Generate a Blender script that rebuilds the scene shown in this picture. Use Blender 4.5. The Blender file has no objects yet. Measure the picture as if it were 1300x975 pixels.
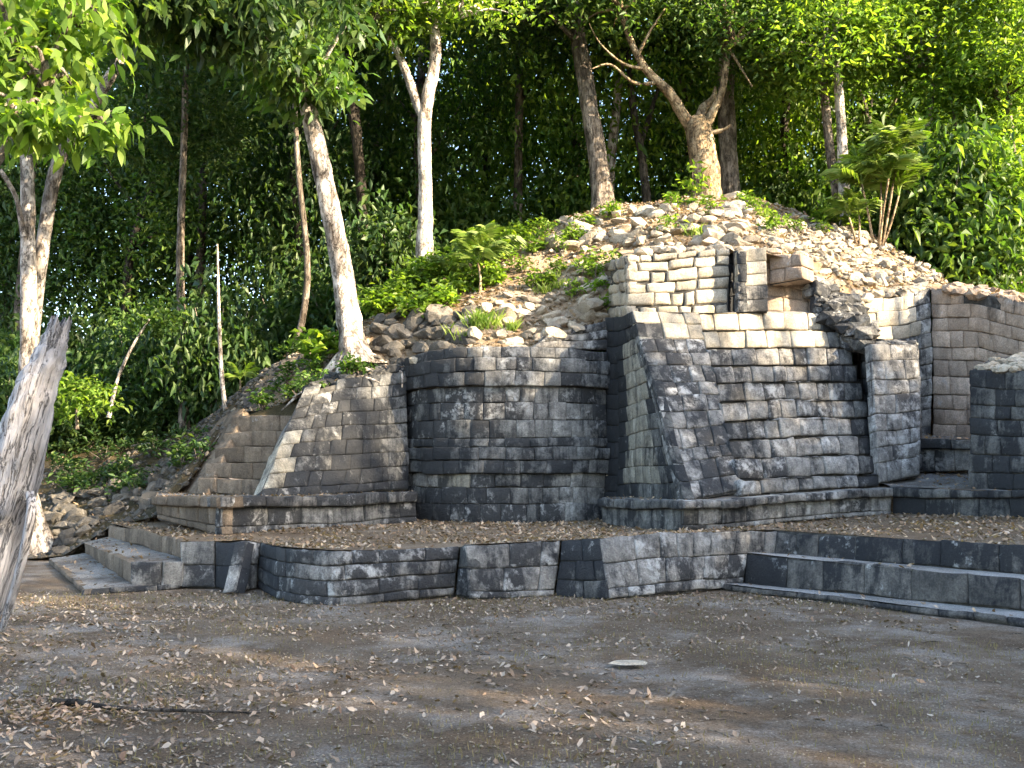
import bpy, bmesh, math, random
import numpy as np
from mathutils import Vector, Matrix, noise
from mathutils.geometry import delaunay_2d_cdt
R = random.Random(7)
NR = np.random.RandomState(11)
C = bpy.context.scene.collection
sc = bpy.context.scene

# ------------------------------------------------------------------ camera
F = 1300 * 35.0 / 36.0
PITCH = math.radians(5.09)
EYE = 1.6
cd = bpy.data.cameras.new('camera'); cam = bpy.data.objects.new('camera', cd); C.objects.link(cam)
cd.lens = 35; cd.sensor_width = 36; cd.clip_start = 0.05; cd.clip_end = 900
cam.location = (0, 0, EYE); cam.rotation_euler = (math.pi/2 + PITCH, 0, 0)
sc.camera = cam
# ------------------------------------------------------------------ light
SUN_EL = math.radians(25.0)
SX, SY = 0.88, -0.475                      # horizontal direction towards the sun
w = bpy.data.worlds.new('World'); sc.world = w; w.use_nodes = True
nt = w.node_tree; bg = nt.nodes['Background']
sky = nt.nodes.new('ShaderNodeTexSky'); sky.sky_type = 'NISHITA'; sky.sun_disc = False
sky.sun_elevation = SUN_EL; sky.air_density = 1.0; sky.dust_density = 2.0; sky.ozone_density = 1.0
sky.sun_rotation = math.atan2(SX, SY)
nt.links.new(sky.outputs[0], bg.inputs[0]); bg.inputs[1].default_value = 0.15
sd = bpy.data.lights.new('sun', 'SUN'); sun = bpy.data.objects.new('sun', sd); C.objects.link(sun)
sd.energy = 5.0; sd.angle = math.radians(0.5); sd.color = (1.0, 0.82, 0.58)
sun.rotation_euler = Vector((SX*math.cos(SUN_EL), SY*math.cos(SUN_EL), math.sin(SUN_EL))).to_track_quat('Z', 'Y').to_euler()
sun.location = (20, -10, 30)
sc.view_settings.view_transform = 'Standard'; sc.view_settings.look = 'None'
sc.view_settings.exposure = 2.7; sc.view_settings.gamma = 1
sc.cycles.use_denoising = True
sc.cycles.max_bounces = 8; sc.cycles.diffuse_bounces = 6; sc.cycles.transmission_bounces = 3; sc.cycles.transparent_max_bounces = 4
sc.cycles.caustics_reflective = False; sc.cycles.caustics_refractive = False

# ------------------------------------------------------------------ helpers
def at(px, py, D):
    """point at depth D (world y) seen at this place of the photograph"""
    a, b = (px-650)/F, (487.5-py)/F
    dy = math.cos(PITCH) - b*math.sin(PITCH)
    dz = math.sin(PITCH) + b*math.cos(PITCH)
    k = D/dy
    return Vector((a*k, D, EYE + dz*k))
def xyz(x, y, z): return Vector((x, y, z))
def tag(o, label=None, cat=None, group=None, kind=None):
    if label: o['label'] = label
    if cat: o['category'] = cat
    if group: o['group'] = group
    if kind: o['kind'] = kind
    return o
def empty(name, loc=(0, 0, 0)):
    o = bpy.data.objects.new(name, None); C.objects.link(o); o.location = loc; o.empty_display_size = .2
    return o
def link(name, me, mat, parent=None, smooth=True):
    if mat is not None and not me.materials: me.materials.append(mat)
    if smooth: me.polygons.foreach_set('use_smooth', [True]*len(me.polygons))
    o = bpy.data.objects.new(name, me); C.objects.link(o)
    if parent is not None:
        o.parent = parent
        o.location = -parent.location if parent.type == 'EMPTY' else (0, 0, 0)
    return o
def mesh(name, vs, fs):
    me = bpy.data.meshes.new(name); me.from_pydata([tuple(v) for v in vs], [], fs); me.update()
    return me
def fastmesh(name, V, nper, faces_per, nitems):
    """V (n*nper,3) numpy, faces_per list of index tuples of equal length repeated for each item"""
    me = bpy.data.meshes.new(name)
    fp = np.array(faces_per, dtype=np.int32); k = fp.shape[1]
    idx = (fp[None, :, :] + (np.arange(nitems, dtype=np.int32)*nper)[:, None, None]).reshape(-1)
    nf = nitems*len(faces_per)
    me.vertices.add(len(V)); me.vertices.foreach_set('co', V.astype(np.float32).ravel())
    me.loops.add(nf*k); me.loops.foreach_set('vertex_index', idx)
    me.polygons.add(nf); me.polygons.foreach_set('loop_start', np.arange(0, nf*k, k, dtype=np.int32))
    me.update(calc_edges=True)
    return me
def nz(p, s=1.0, seed=0.0): return noise.noise(Vector((p[0]*s+seed, p[1]*s+seed*.7, p[2]*s-seed)))

# ------------------------------------------------------------------ materials
class NT:
    def __init__(s, name):
        s.m = bpy.data.materials.new(name); s.m.use_nodes = True
        s.t = s.m.node_tree; s.t.nodes.clear()
        s.out = s.n('ShaderNodeOutputMaterial')
    def n(s, typ, **kw):
        x = s.t.nodes.new(typ)
        for k, v in kw.items(): setattr(x, k, v)
        return x
    def l(s, a, b): s.t.links.new(a, b)
    def pos(s, scale=(1, 1, 1)):
        g = s.n('ShaderNodeNewGeometry'); m = s.n('ShaderNodeMapping'); m.inputs['Scale'].default_value = scale
        s.l(g.outputs['Position'], m.inputs['Vector']); return m.outputs[0]
    def noise(s, vec, scale, detail=4, rough=.6, dist=0):
        x = s.n('ShaderNodeTexNoise'); x.inputs['Scale'].default_value = scale; x.inputs['Detail'].default_value = detail
        x.inputs['Roughness'].default_value = rough; x.inputs['Distortion'].default_value = dist
        s.l(vec, x.inputs['Vector']); return x.outputs['Fac']
    def ramp(s, f, stops):
        x = s.n('ShaderNodeValToRGB'); e = x.color_ramp.elements
        while len(e) < len(stops): e.new(.5)
        for q, (p, c) in zip(e, stops):
            q.position = p; q.color = (c, c, c, 1) if isinstance(c, (int, float)) else (*c, 1)
        s.l(f, x.inputs[0]); return x.outputs[0]
    def mix(s, f, a, b, mode='MIX'):
        x = s.n('ShaderNodeMix', data_type='RGBA', blend_type=mode)
        if isinstance(f, (int, float)): x.inputs[0].default_value = f
        else: s.l(f, x.inputs[0])
        for v, i in ((a, 6), (b, 7)):
            if isinstance(v, tuple): x.inputs[i].default_value = (*v, 1)
            else: s.l(v, x.inputs[i])
        return x.outputs[2]
    def math(s, op, a, b):
        x = s.n('ShaderNodeMath', operation=op)
        for v, i in ((a, 0), (b, 1)):
            if isinstance(v, (int, float)): x.inputs[i].default_value = v
            else: s.l(v, x.inputs[i])
        return x.outputs[0]
    def bsdf(s, col, rough=.9, bump=None, bstr=.5, bdist=.02, spec=.2):
        p = s.n('ShaderNodeBsdfPrincipled')
        s.l(col, p.inputs['Base Color']) if not isinstance(col, tuple) else setattr(p.inputs['Base Color'], 'default_value', (*col, 1))
        p.inputs['Roughness'].default_value = rough; p.inputs['Specular IOR Level'].default_value = spec
        if bump is not None:
            b = s.n('ShaderNodeBump'); b.inputs['Strength'].default_value = bstr; b.inputs['Distance'].default_value = bdist
            s.l(bump, b.inputs['Height']); s.l(b.outputs[0], p.inputs['Normal'])
        s.l(p.outputs[0], s.out.inputs[0]); return s.m

def stone_mat(name, c1, c2, dark=.5, lichen=.35, seed=0.0, darkcol=(.021, .023, .027), var=(.72, 1.42)):
    s = NT(name)
    p = s.pos(); 
    off = s.n('ShaderNodeVectorMath', operation='ADD'); s.l(p, off.inputs[0]); off.inputs[1].default_value = (seed, seed*.6, -seed)
    v = off.outputs[0]
    oi = s.n('ShaderNodeObjectInfo')
    # shift texture per block so that stains break at the joints
    sh = s.n('ShaderNodeVectorMath', operation='SCALE'); cmb = s.n('ShaderNodeCombineXYZ')
    for i in range(3): s.l(oi.outputs['Random'], cmb.inputs[i])
    s.l(cmb.outputs[0], sh.inputs[0]); sh.inputs['Scale'].default_value = 3.0
    v2n = s.n('ShaderNodeVectorMath', operation='ADD'); s.l(v, v2n.inputs[0]); s.l(sh.outputs[0], v2n.inputs[1]); v2 = v2n.outputs[0]
    wv = s.pos()
    base = s.mix(s.ramp(s.noise(v2, 2.6, 6, .65), [(.32, 0), (.68, 1)]), c1, c2)
    rv = s.n('ShaderNodeMapRange'); s.l(oi.outputs['Random'], rv.inputs[0]); rv.inputs[3].default_value = var[0]; rv.inputs[4].default_value = var[1]
    base = s.mix(1.0, base, rv.outputs[0], 'MULTIPLY')
    grain = s.noise(v2, 38, 6, .75)
    base = s.mix(.8, base, s.ramp(grain, [(.28, .35), (.72, 1.4)]), 'MULTIPLY')
    # black algae: metre-wide runs down the wall, then crusts that differ from stone to stone
    jit = s.math('MULTIPLY', s.math('SUBTRACT', oi.outputs['Random'], .5), .13)
    mp = s.n('ShaderNodeMapping'); mp.inputs['Scale'].default_value = (1, 1, .38); s.l(v, mp.inputs[0])
    st = s.ramp(s.math('ADD', s.noise(mp.outputs[0], .50, 8, .66, .2), jit), [(.68-.30*dark, 0), (.84-.30*dark, 1)])
    mp3 = s.n('ShaderNodeMapping'); mp3.inputs['Scale'].default_value = (1, 1, .07); s.l(v, mp3.inputs[0])
    st3 = s.ramp(s.noise(mp3.outputs[0], 5, 8, .72), [(.46, 0), (.72, 1)])
    crust = s.ramp(s.math('ADD', s.noise(v2, 4.5, 9, .75, .2), s.math('MULTIPLY', jit, .6)), [(.46-.06*dark, 0), (.64-.06*dark, 1)])
    f = s.math('MINIMUM', s.math('ADD', s.math('MULTIPLY', st, .90), s.math('MULTIPLY', s.math('MULTIPLY', crust, dark), .62)), 1.0)
    f = s.math('MINIMUM', s.math('ADD', f, s.math('MULTIPLY', st3, .8*dark)), .92)
    base = s.mix(f, base, darkcol)
    li = s.ramp(s.noise(v2, 4.2, 9, .74, .3), [(.62-.16*lichen, 0), (.74-.16*lichen, 1)])
    li2 = s.ramp(s.math('ADD', s.noise(v, 1.3, 4), jit), [(.46, 0), (.58, 1)])
    base = s.mix(s.math('MULTIPLY', s.math('MULTIPLY', li, li2), .8), base, (.58, .57, .54))
    pits = s.ramp(s.noise(v2, 70, 3, .6), [(.3, 0), (.45, 1)])
    h = s.math('ADD', s.math('MULTIPLY', s.noise(v2, 9, 9, .74), 1.3), s.math('ADD', s.math('MULTIPLY', grain, .5), s.math('MULTIPLY', pits, .2)))
    return s.bsdf(base, .92, h, 1.0, .045, .15)

M = {}
M['grey'] = stone_mat('grey limestone', (.28, .265, .24), (.48, .455, .41), .80, .75, 1)
M['mid'] = stone_mat('bastion limestone', (.27, .26, .235), (.46, .445, .405), .82, .5, 5)
M['ledge'] = stone_mat('dark ledge limestone', (.22, .22, .21), (.38, .37, .345), .88, .2, 7)
M['dark'] = stone_mat('algae and shade dark limestone', (.17, .165, .15), (.29, .28, .255), .94, .15, 9)  # algae stain plus the shade of left-facing walls, painted into the colour
M['beige'] = stone_mat('beige stained limestone', (.42, .38, .30), (.50, .46, .37), .68, .15, 13)
M['black'] = stone_mat('stained and shaded step stone', (.16, .145, .125), (.28, .255, .22), .86, .35, 43)  # stain streaks plus the shade of left-facing risers, put in the colour
M['pale'] = stone_mat('pale sunlit limestone', (.42, .37, .28), (.58, .51, .40), .30, .2, 17, (.08, .07, .055))  # lightened stone that paints sunlight on the upper masonry
M['warm'] = stone_mat('brown weathered limestone', (.44, .33, .24), (.60, .47, .36), .38, .15, 23, (.05, .04, .032))
M['brown'] = stone_mat('mossy brown limestone', (.17, .13, .095), (.27, .21, .15), .5, .05, 29, (.03, .024, .018))
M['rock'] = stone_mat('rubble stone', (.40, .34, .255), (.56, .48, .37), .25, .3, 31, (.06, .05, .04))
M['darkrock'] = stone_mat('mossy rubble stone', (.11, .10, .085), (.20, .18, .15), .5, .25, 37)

def mortar_mat():
    s = NT('old mortar'); v = s.pos()
    col = s.ramp(s.noise(v, 8, 6), [(.3, (.02, .019, .017)), (.55, (.06, .056, .05)), (.8, (.20, .19, .17))])
    return s.bsdf(col, .95, s.noise(v, 25, 5), .8, .02)
M['mortar'] = mortar_mat()
def floor_mat(name, cols, gr=(.30, .29, .27), grey=.5, seed=0):
    s = NT(name); v = s.pos()
    mp = s.n('ShaderNodeMapping'); mp.inputs['Location'].default_value = (seed, seed, 0); s.l(v, mp.inputs[0]); v = mp.outputs[0]
    base = s.ramp(s.noise(v, .9, 8, .68), [(.30, cols[0]), (.50, cols[1]), (.68, cols[2])])
    g = s.ramp(s.noise(v, .7, 10, .75), [(.60-.25*grey, 0), (.72-.22*grey, 1)])
    g2 = s.ramp(s.noise(v, 55, 5, .75), [(.35, .25), (.62, 1)])
    base = s.mix(s.math('MULTIPLY', g, g2), base, gr)
    base = s.mix(.8, base, s.ramp(s.noise(v, 60, 8, .8), [(.34, .3), (.66, 1.6)]), 'MULTIPLY')
    fk = s.noise(v, 42, 4, .8); base = s.mix(.9, base, s.ramp(fk, [(.34, .35), (.44, 1), (.58, 1), (.68, 1.9)]), 'MULTIPLY')
    spots = s.ramp(s.noise(v, 26, 4, .7), [(.64, 0), (.70, 1)])
    base = s.mix(s.math('MULTIPLY', spots, .6), base, (.30, .27, .22))
    h = s.math('ADD', s.noise(v, 30, 8, .75), s.math('MULTIPLY', s.noise(v, 4, 4), 1.2))
    return s.bsdf(base, .95, h, 1.0, .06, .1)
M['court'] = floor_mat('packed earth and gravel', [(.11, .078, .050), (.165, .122, .084), (.23, .18, .13)], (.36, .325, .285), .46)
M['paving'] = floor_mat('worn lime paving', [(.08, .07, .055), (.16, .14, .12), (.25, .23, .20)], (.36, .35, .33), .7, 4)
M['leafy'] = floor_mat('leafy terrace earth', [(.13, .09, .06), (.20, .145, .095), (.28, .22, .155)], (.30, .27, .22), .25, 19)
M['lime'] = floor_mat('skylit pale tread', [(.20, .19, .17), (.32, .31, .29), (.44, .43, .41)], (.50, .49, .47), .7, 15)  # pale tone stands in for skylight falling on the treads
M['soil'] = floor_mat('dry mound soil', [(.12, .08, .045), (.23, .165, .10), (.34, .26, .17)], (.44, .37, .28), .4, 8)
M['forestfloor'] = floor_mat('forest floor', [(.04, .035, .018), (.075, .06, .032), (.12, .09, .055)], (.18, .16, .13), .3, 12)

def leaf_mat(name, cols, trans=.45, rough=.5, hues=None):
    s = NT(name); g = s.n('ShaderNodeNewGeometry')
    a = s.ramp(g.outputs['Random Per Island'], [(0, cols[0]), (.5, cols[1]), (1, cols[2])])
    nn = s.ramp(s.noise(s.pos(), .55, 3), [(.3, .65), (.7, 1.25)])
    a = s.mix(1.0, a, nn, 'MULTIPLY')
    p = s.n('ShaderNodeBsdfPrincipled'); s.l(a, p.inputs['Base Color']); p.inputs['Roughness'].default_value = rough
    p.inputs['Specular IOR Level'].default_value = .35
    t = s.n('ShaderNodeBsdfTranslucent')
    tc = s.mix(1.0, a, (1.5, 1.55, .55), 'MULTIPLY'); s.l(tc, t.inputs[0])
    mx = s.n('ShaderNodeMixShader'); mx.inputs[0].default_value = trans
    s.l(p.outputs[0], mx.inputs[1]); s.l(t.outputs[0], mx.inputs[2]); s.l(mx.outputs[0], s.out.inputs[0])
    return s.m
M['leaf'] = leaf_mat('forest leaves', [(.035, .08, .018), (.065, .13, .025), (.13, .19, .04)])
M['leaf_dark'] = leaf_mat('shade-painted leaves', [(.024, .058, .019), (.044, .092, .024), (.09, .135, .036)], .4)  # same leaf, colour darkened to paint foliage in shade
M['leaf_bright'] = leaf_mat('sun-painted leaves', [(.07, .14, .02), (.13, .22, .03), (.22, .30, .05)], .55)  # leaf colour lightened to paint sunlit foliage
M['palm'] = leaf_mat('palm leaflets', [(.13, .22, .03), (.20, .29, .05), (.30, .36, .10)], .55)
M['litter'] = leaf_mat('fallen dry leaves', [(.14, .10, .07), (.26, .20, .145), (.44, .36, .28)], .1, .8)
M['litter_red'] = leaf_mat('fallen russet leaves', [(.14, .085, .055), (.26, .175, .115), (.40, .30, .22)], .15, .8)
M['litter_gold'] = leaf_mat('fallen golden brown leaves', [(.14, .085, .05), (.31, .20, .12), (.46, .34, .22)], .15, .8)
M['straw'] = leaf_mat('dry grass', [(.14, .11, .055), (.24, .19, .10), (.15, .14, .06)], .3, .8)

def bark_mat(name, c1, c2, c3, vs=.25, sc_=6, lo=.35, hi=.62, lean=0):
    s = NT(name); v = s.pos((1, 1, 1)); m1 = s.n('ShaderNodeMapping', vector_type='POINT'); m1.inputs['Rotation'].default_value = (0, lean, 0); s.l(v, m1.inputs[0])
    m2 = s.n('ShaderNodeMapping'); m2.inputs['Scale'].default_value = (1, 1, vs); s.l(m1.outputs[0], m2.inputs[0]); v = m2.outputs[0]
    col = s.ramp(s.noise(v, sc_, 7, .68, .5), [(lo, c1), ((lo+hi)/2, c2), (hi, c3)])
    pat = s.ramp(s.noise(s.pos((1, 1, .7)), 2.2, 5, .6), [(.40, .5), (.58, 1.2)])
    col = s.mix(1.0, col, pat, 'MULTIPLY')
    ck = s.ramp(s.noise(v, sc_*1.6, 5, .65, .3), [(.475, 1), (.497, .22), (.503, .22), (.53, 1)])
    col = s.mix(.85, col, ck, 'MULTIPLY')
    h = s.math('ADD', s.noise(v, sc_*3, 7, .7), s.math('ADD', s.noise(v, sc_, 3), s.math('MULTIPLY', ck, .6)))
    return s.bsdf(col, .9, h, 1.0, .04, .15)
M['bark_pale'] = bark_mat('pale smooth bark', (.15, .12, .095), (.39, .34, .29), (.56, .51, .45), .45, 5, .38, .60)
M['bark_mid'] = bark_mat('grey brown bark', (.07, .055, .04), (.17, .14, .11), (.32, .27, .22))
M['bark_dark'] = bark_mat('dark bark', (.02, .017, .013), (.06, .05, .04), (.12, .10, .08))
M['bark_ochre'] = bark_mat('ochre bark', (.12, .08, .05), (.30, .22, .13), (.42, .34, .22), .5)
M['deadwood'] = bark_mat('bleached dead wood', (.07, .05, .045), (.40, .37, .355), (.56, .53, .52), .05, 14, .30, .50, -.24)

# ------------------------------------------------------------------ masonry
def rpoly(pts, s):
    """point at fraction s of a polyline's length, list of Vectors"""
    L = [0]
    for a, b in zip(pts, pts[1:]): L.append(L[-1]+(b-a).length)
    t = s*L[-1]
    for i in range(len(pts)-1):
        if t <= L[i+1] or i == len(pts)-2:
            k = 0 if L[i+1] == L[i] else (t-L[i])/(L[i+1]-L[i])
            return pts[i]+(pts[i+1]-pts[i])*k
class Patch:
    def __init__(s, bot, top):
        s.b, s.t = bot, top
        L = [0]
        for a, b in zip(bot, bot[1:]): L.append(L[-1]+(b-a).length)
        s.k = [x/L[-1] for x in L]
    def P(s, u, v):
        i = 0
        while i < len(s.k)-2 and u > s.k[i+1]: i += 1
        f = (u-s.k[i])/(s.k[i+1]-s.k[i])
        return (s.b[i].lerp(s.b[i+1], f)).lerp(s.t[i].lerp(s.t[i+1], f), v)
    def N(s, u, v):
        e = .02
        du = s.P(min(1, u+e), v)-s.P(max(0, u-e), v); dv = s.P(u, min(1, v+e))-s.P(u, max(0, v-e))
        return du.cross(dv).normalized()
    def width(s, v):
        n = 24; return sum((s.P((i+1)/n, v)-s.P(i/n, v)).length for i in range(n))
def block(patch, u0, u1, v0, v1, d, gap, rough, back, name, mat, parent, drop=0, nu=3, nv=3, lay=0):
    """one stone of a wall: bulged front, worn edges, sides running back into the wall"""
    W = max(.05, (patch.P(u1, (v0+v1)/2)-patch.P(u0, (v0+v1)/2)).length); H = max(.05, (patch.P((u0+u1)/2, v1)-patch.P((u0+u1)/2, v0)).length)
    gu, gv = gap/W*(u1-u0), gap/H*(v1-v0)
    a0, a1, b0, b1 = u0+gu, u1-gu, v0+gv, v1-gv
    seed = R.random()*50
    vs = []
    cj = [[(R.uniform(-1, 1)*rough*.5/W*(u1-u0), R.uniform(-1, 1)*rough*.5/H*(v1-v0)) for _ in range(2)] for _ in range(2)]
    eu, ev = min(.2, (.012+rough*.8)/W), min(.22, (.012+rough*.8)/H)
    us = [0, eu] + [i/nu for i in range(1, nu)] + [1-eu, 1]
    ws = [0, ev, .5, 1-ev, 1]
    nU, nV = len(us), len(ws)
    tilt = R.uniform(-1, 1)*rough*.35; tilt2 = R.uniform(-1, 1)*rough*.25
    for j, t in enumerate(ws):
        for i, q in enumerate(us):
            ju = (cj[0][0][0]*(1-q)*(1-t)+cj[1][0][0]*q*(1-t)+cj[0][1][0]*(1-q)*t+cj[1][1][0]*q*t)
            jv = (cj[0][0][1]*(1-q)*(1-t)+cj[1][0][1]*q*(1-t)+cj[0][1][1]*(1-q)*t+cj[1][1][1]*q*t)
            u = a0+(a1-a0)*q+ju; v = b0+(b1-b0)*t+jv
            p = patch.P(min(max(u, -.05), 1.05), v); n = patch.N(min(max(u, 0), 1), min(max(v, 0), 1))
            edge = i in (0, nU-1) or j in (0, nV-1)
            dd = d + tilt*(q-.5)*2 + tilt2*(t-.5)*2 - lay*t*t + (-.007-rough*.35 if edge else 0) + nz(p, 6, seed)*rough*.9
            if i in (0, nU-1) and j in (0, nV-1): dd -= rough*.6
            g_ = Vector((nz(p, .8, 40), nz(p, .8, 44), nz(p, .7, 48)*1.5))*.035 + Vector((nz(p, 2.6, 50), nz(p, 2.6, 52), nz(p, 2.3, 54)))*.014
            p = p + g_ + n*dd + Vector((nz(p, 9, seed+3), nz(p, 9, seed+5), nz(p, 9, seed+7)))*rough*.5
            if drop and j == nV-1: p.z -= drop*R.random()
            vs.append(p)
    fs = [(j*nU+i, j*nU+i+1, (j+1)*nU+i+1, (j+1)*nU+i) for j in range(nV-1) for i in range(nU-1)]
    ring = [i for i in range(nU)] + [j*nU+nU-1 for j in range(1, nV)] + [(nV-1)*nU+i for i in range(nU-2, -1, -1)] + [j*nU for j in range(nV-2, 0, -1)]
    nc = patch.N((a0+a1)/2, (b0+b1)/2)
    k0 = len(vs)
    for r in ring: vs.append(vs[r]-nc*(back))
    m = len(ring)
    for i in range(m): fs.append((ring[i], k0+i, k0+(i+1) % m, ring[(i+1) % m]))
    o = link(name, mesh(name, vs, fs), mat, parent)
    return o
def wall(parent, bot, top, rows, bw=.42, mat='grey', gap=.004, rough=.012, back=.16, offs=None, mats=None, name='stone_block',
         skip=None, lay=0, ragged=0, jw=.35, backing=True, hv=.0):
    """lay a coursed wall on the surface between two polylines; rows = number of courses or list of fractions"""
    pt = Patch(bot, top)
    if isinstance(rows, int):
        rows = [i/rows + (R.uniform(-.12, .12)/rows if 0 < i < rows else 0) for i in range(rows+1)]
    n = 0
    for r in range(len(rows)-1):
        v0, v1 = rows[r], rows[r+1]; Wd = pt.width((v0+v1)/2)
        us = [0]; x = 0
        while True:
            x += bw*R.uniform(1-jw, 1+jw*1.2)
            if x > Wd-bw*.5: break
            us.append(x/Wd)
        us.append(1)
        for a, b in zip(us, us[1:]):
            if skip and skip((a+b)/2, (v0+v1)/2): continue
            m = mat
            if mats: m = mats((a+b)/2, (v0+v1)/2) or mat
            last = r == len(rows)-2
            d = (offs[r] if offs else 0) + R.uniform(-1, 1)*rough*.8
            sl0 = R.uniform(-hv, hv) if r else 0
            block(pt, a, b, v0+sl0, v1+(R.uniform(-hv, hv) if not last else 0), d, gap, rough, back + (max(0, offs[r]) if offs else 0), name, M[m], parent, ragged if last else 0,
                  nu=4 if (b-a)*Wd > .5 else 3, lay=lay)
            n += 1
    if backing:
        vs, fs = [], []; nu, nv = 16, 4
        for j in range(nv+1):
            for i in range(nu+1):
                v = j/nv*(1-(.4/len(rows) if ragged else .03)); p = pt.P(i/nu, v); vs.append(p-pt.N(i/nu, j/nv)*.055)
        fs = [(j*(nu+1)+i, j*(nu+1)+i+1, (j+1)*(nu+1)+i+1, (j+1)*(nu+1)+i) for j in range(nv) for i in range(nu)]
        link('mortar', mesh('mortar', vs, fs), M['mortar'], parent)
    return n
def deck(name, ring, mat, parent=None, cuts=3, amp=.015, inner=(), low=0):
    """floor sheet inside a ring of 3D points, lightly uneven"""
    pts = list(ring)+list(inner); n = len(ring)
    r = delaunay_2d_cdt([Vector((p.x, p.y)) for p in pts], [], [list(range(n))], 1, 1e-5)
    V, _, Fc, ov = r[0], r[1], r[2], r[3]
    vs = []
    for v, o in zip(V, ov):
        z = pts[o[0]].z if o else sum(p.z for p in pts)/len(pts)
        vs.append(Vector((v.x, v.y, z-low)))
    bm = bmesh.new(); bv = [bm.verts.new(v) for v in vs]
    for f in Fc:
        try: bm.faces.new([bv[i] for i in f])
        except ValueError: pass
    bmesh.ops.triangulate(bm, faces=bm.faces[:])
    bmesh.ops.recalc_face_normals(bm, faces=bm.faces[:])
    for _ in range(cuts):
        bmesh.ops.subdivide_edges(bm, edges=[e for e in bm.edges if e.calc_length() > .22], cuts=1, use_grid_fill=True)
        bmesh.ops.triangulate(bm, faces=[f for f in bm.faces if len(f.verts) > 3])
    for v in bm.verts:
        if not v.is_boundary: v.co.z += nz(v.co, 1.3, 3)*amp*1.5 + nz(v.co, 6, 9)*amp
    for f in bm.faces:
        if f.normal.z < 0: f.normal_flip()
    me = bpy.data.meshes.new(name); bm.to_mesh(me); bm.free()
    return link(name, me, M[mat], parent)
def quaddeck(parent, a, b, c, d, mat='paving', name='tread', amp=.008, n=24, m=3):
    """sheet between edge a-b (front) and c-d (back)"""
    vs, fs = [], []
    for j in range(m+1):
        for i in range(n+1):
            p = a.lerp(b, i/n).lerp(c.lerp(d, i/n), j/m); p = p + Vector((0, 0, nz(p, 5, 2)*amp)); vs.append(p)
    fs = [(j*(n+1)+i, j*(n+1)+i+1, (j+1)*(n+1)+i+1, (j+1)*(n+1)+i) for j in range(m) for i in range(n)]
    return link(name, mesh(name, vs, fs), M[mat], parent)
def back(p, d=.1, dz=0.0): return Vector((p.x, p.y+d, p.z+dz))
def unit(name, base, label, cat, group=None):
    o = empty(name, base); tag(o, label, cat, group); bpy.context.view_layer.update(); return o
LITTER = []   # (triangle sheet object, leaves per m2)

# ------------------------------------------------------------------ ground
def make_court():
    xs = [-260, -120, -60, -30] + [-18+.5*i for i in range(73)] + [30, 60, 120, 260]
    ys = [-200, -80, -30, -10, -4] + [.5*i for i in range(0, 50)] + [30, 60, 120, 300]
    vs = []
    for y in ys:
        for x in xs:
            z = nz((x, y, 0), .35, 4)*.02 + nz((x, y, 0), 1.3, 7)*.012 if (-18 <= x <= 18 and 0 <= y < 13.0) else 0
            vs.append((x, y, z))
    n = len(xs)
    fs = [(j*n+i, j*n+i+1, (j+1)*n+i+1, (j+1)*n+i) for j in range(len(ys)-1) for i in range(n-1)]
    o = link('ground', mesh('ground', vs, fs), M['court']); tag(o, 'packed brown earth courtyard with gravel and fallen leaves', kind='structure')
make_court()

# ------------------------------------------------------------------ terrace wall (lowest platform)
TW = [((229, 745, 13.9), (229, 686, 14.0)), ((271, 746, 13.9), (273, 686, 14.05)), ((297, 752, 13.35), (311, 684, 13.75)),
      ((328, 747, 13.9), (331, 688, 14.0)), ((350, 759, 12.8), (352, 692, 12.95)), ((375, 764, 12.4), (374, 694, 12.55)), ((425, 768, 12.15), (425, 697, 12.3)),
      ((500, 763, 12.45), (500, 697, 12.6)), ((578, 757, 12.95), (585, 693, 13.1)), ((597, 760, 12.7), (592, 690, 12.85)),
      ((705, 755, 13.15), (712, 685, 13.3)), ((774, 760, 12.7), (762, 682, 12.95)), ((870, 753, 13.3), (870, 676, 13.5)), ((946, 743, 14.0), (951, 672, 14.15))]
TB = [at(*a) for a, b in TW]; TT = [at(*b) for a, b in TW]
terrace = unit('terrace_wall', TB[7], 'long low retaining wall of grey blocks in saw-tooth bays along the court', 'retaining wall')
wall(terrace, TB[0:2], TT[0:2], 2, .5, 'mid', ragged=.02)
wall(terrace, TB[1:3], TT[1:3], 2, .5, 'dark', ragged=.02)
wall(terrace, TB[2:4], TT[2:4], 2, .4, 'mid', ragged=.02)
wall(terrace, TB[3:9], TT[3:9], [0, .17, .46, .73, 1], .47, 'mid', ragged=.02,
     mats=lambda u, v: 'dark' if u < .3 else ('grey' if u > .5 else 'mid'))  # darker stone where the curve turns from the sun, shade painted in
wall(terrace, TB[8:10], TT[8:10], 2, .4, 'dark', ragged=.02)
wall(terrace, TB[9:11], TT[9:11], [0, .12, .55, 1], .42, 'grey', ragged=.02)
wall(terrace, TB[10:12], TT[10:12], [0, .3, .62, 1], .3, 'dark', ragged=.02)
wall(terrace, TB[11:14], TT[11:14], [0, .16, .57, 1], .42, 'grey', ragged=.02)

wall(terrace, [at(944, 702, 14.1), at(986, 702, 14.4)], [at(950, 672, 14.17), at(986, 671, 14.45)], 1, .42, 'grey', ragged=.02)
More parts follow.
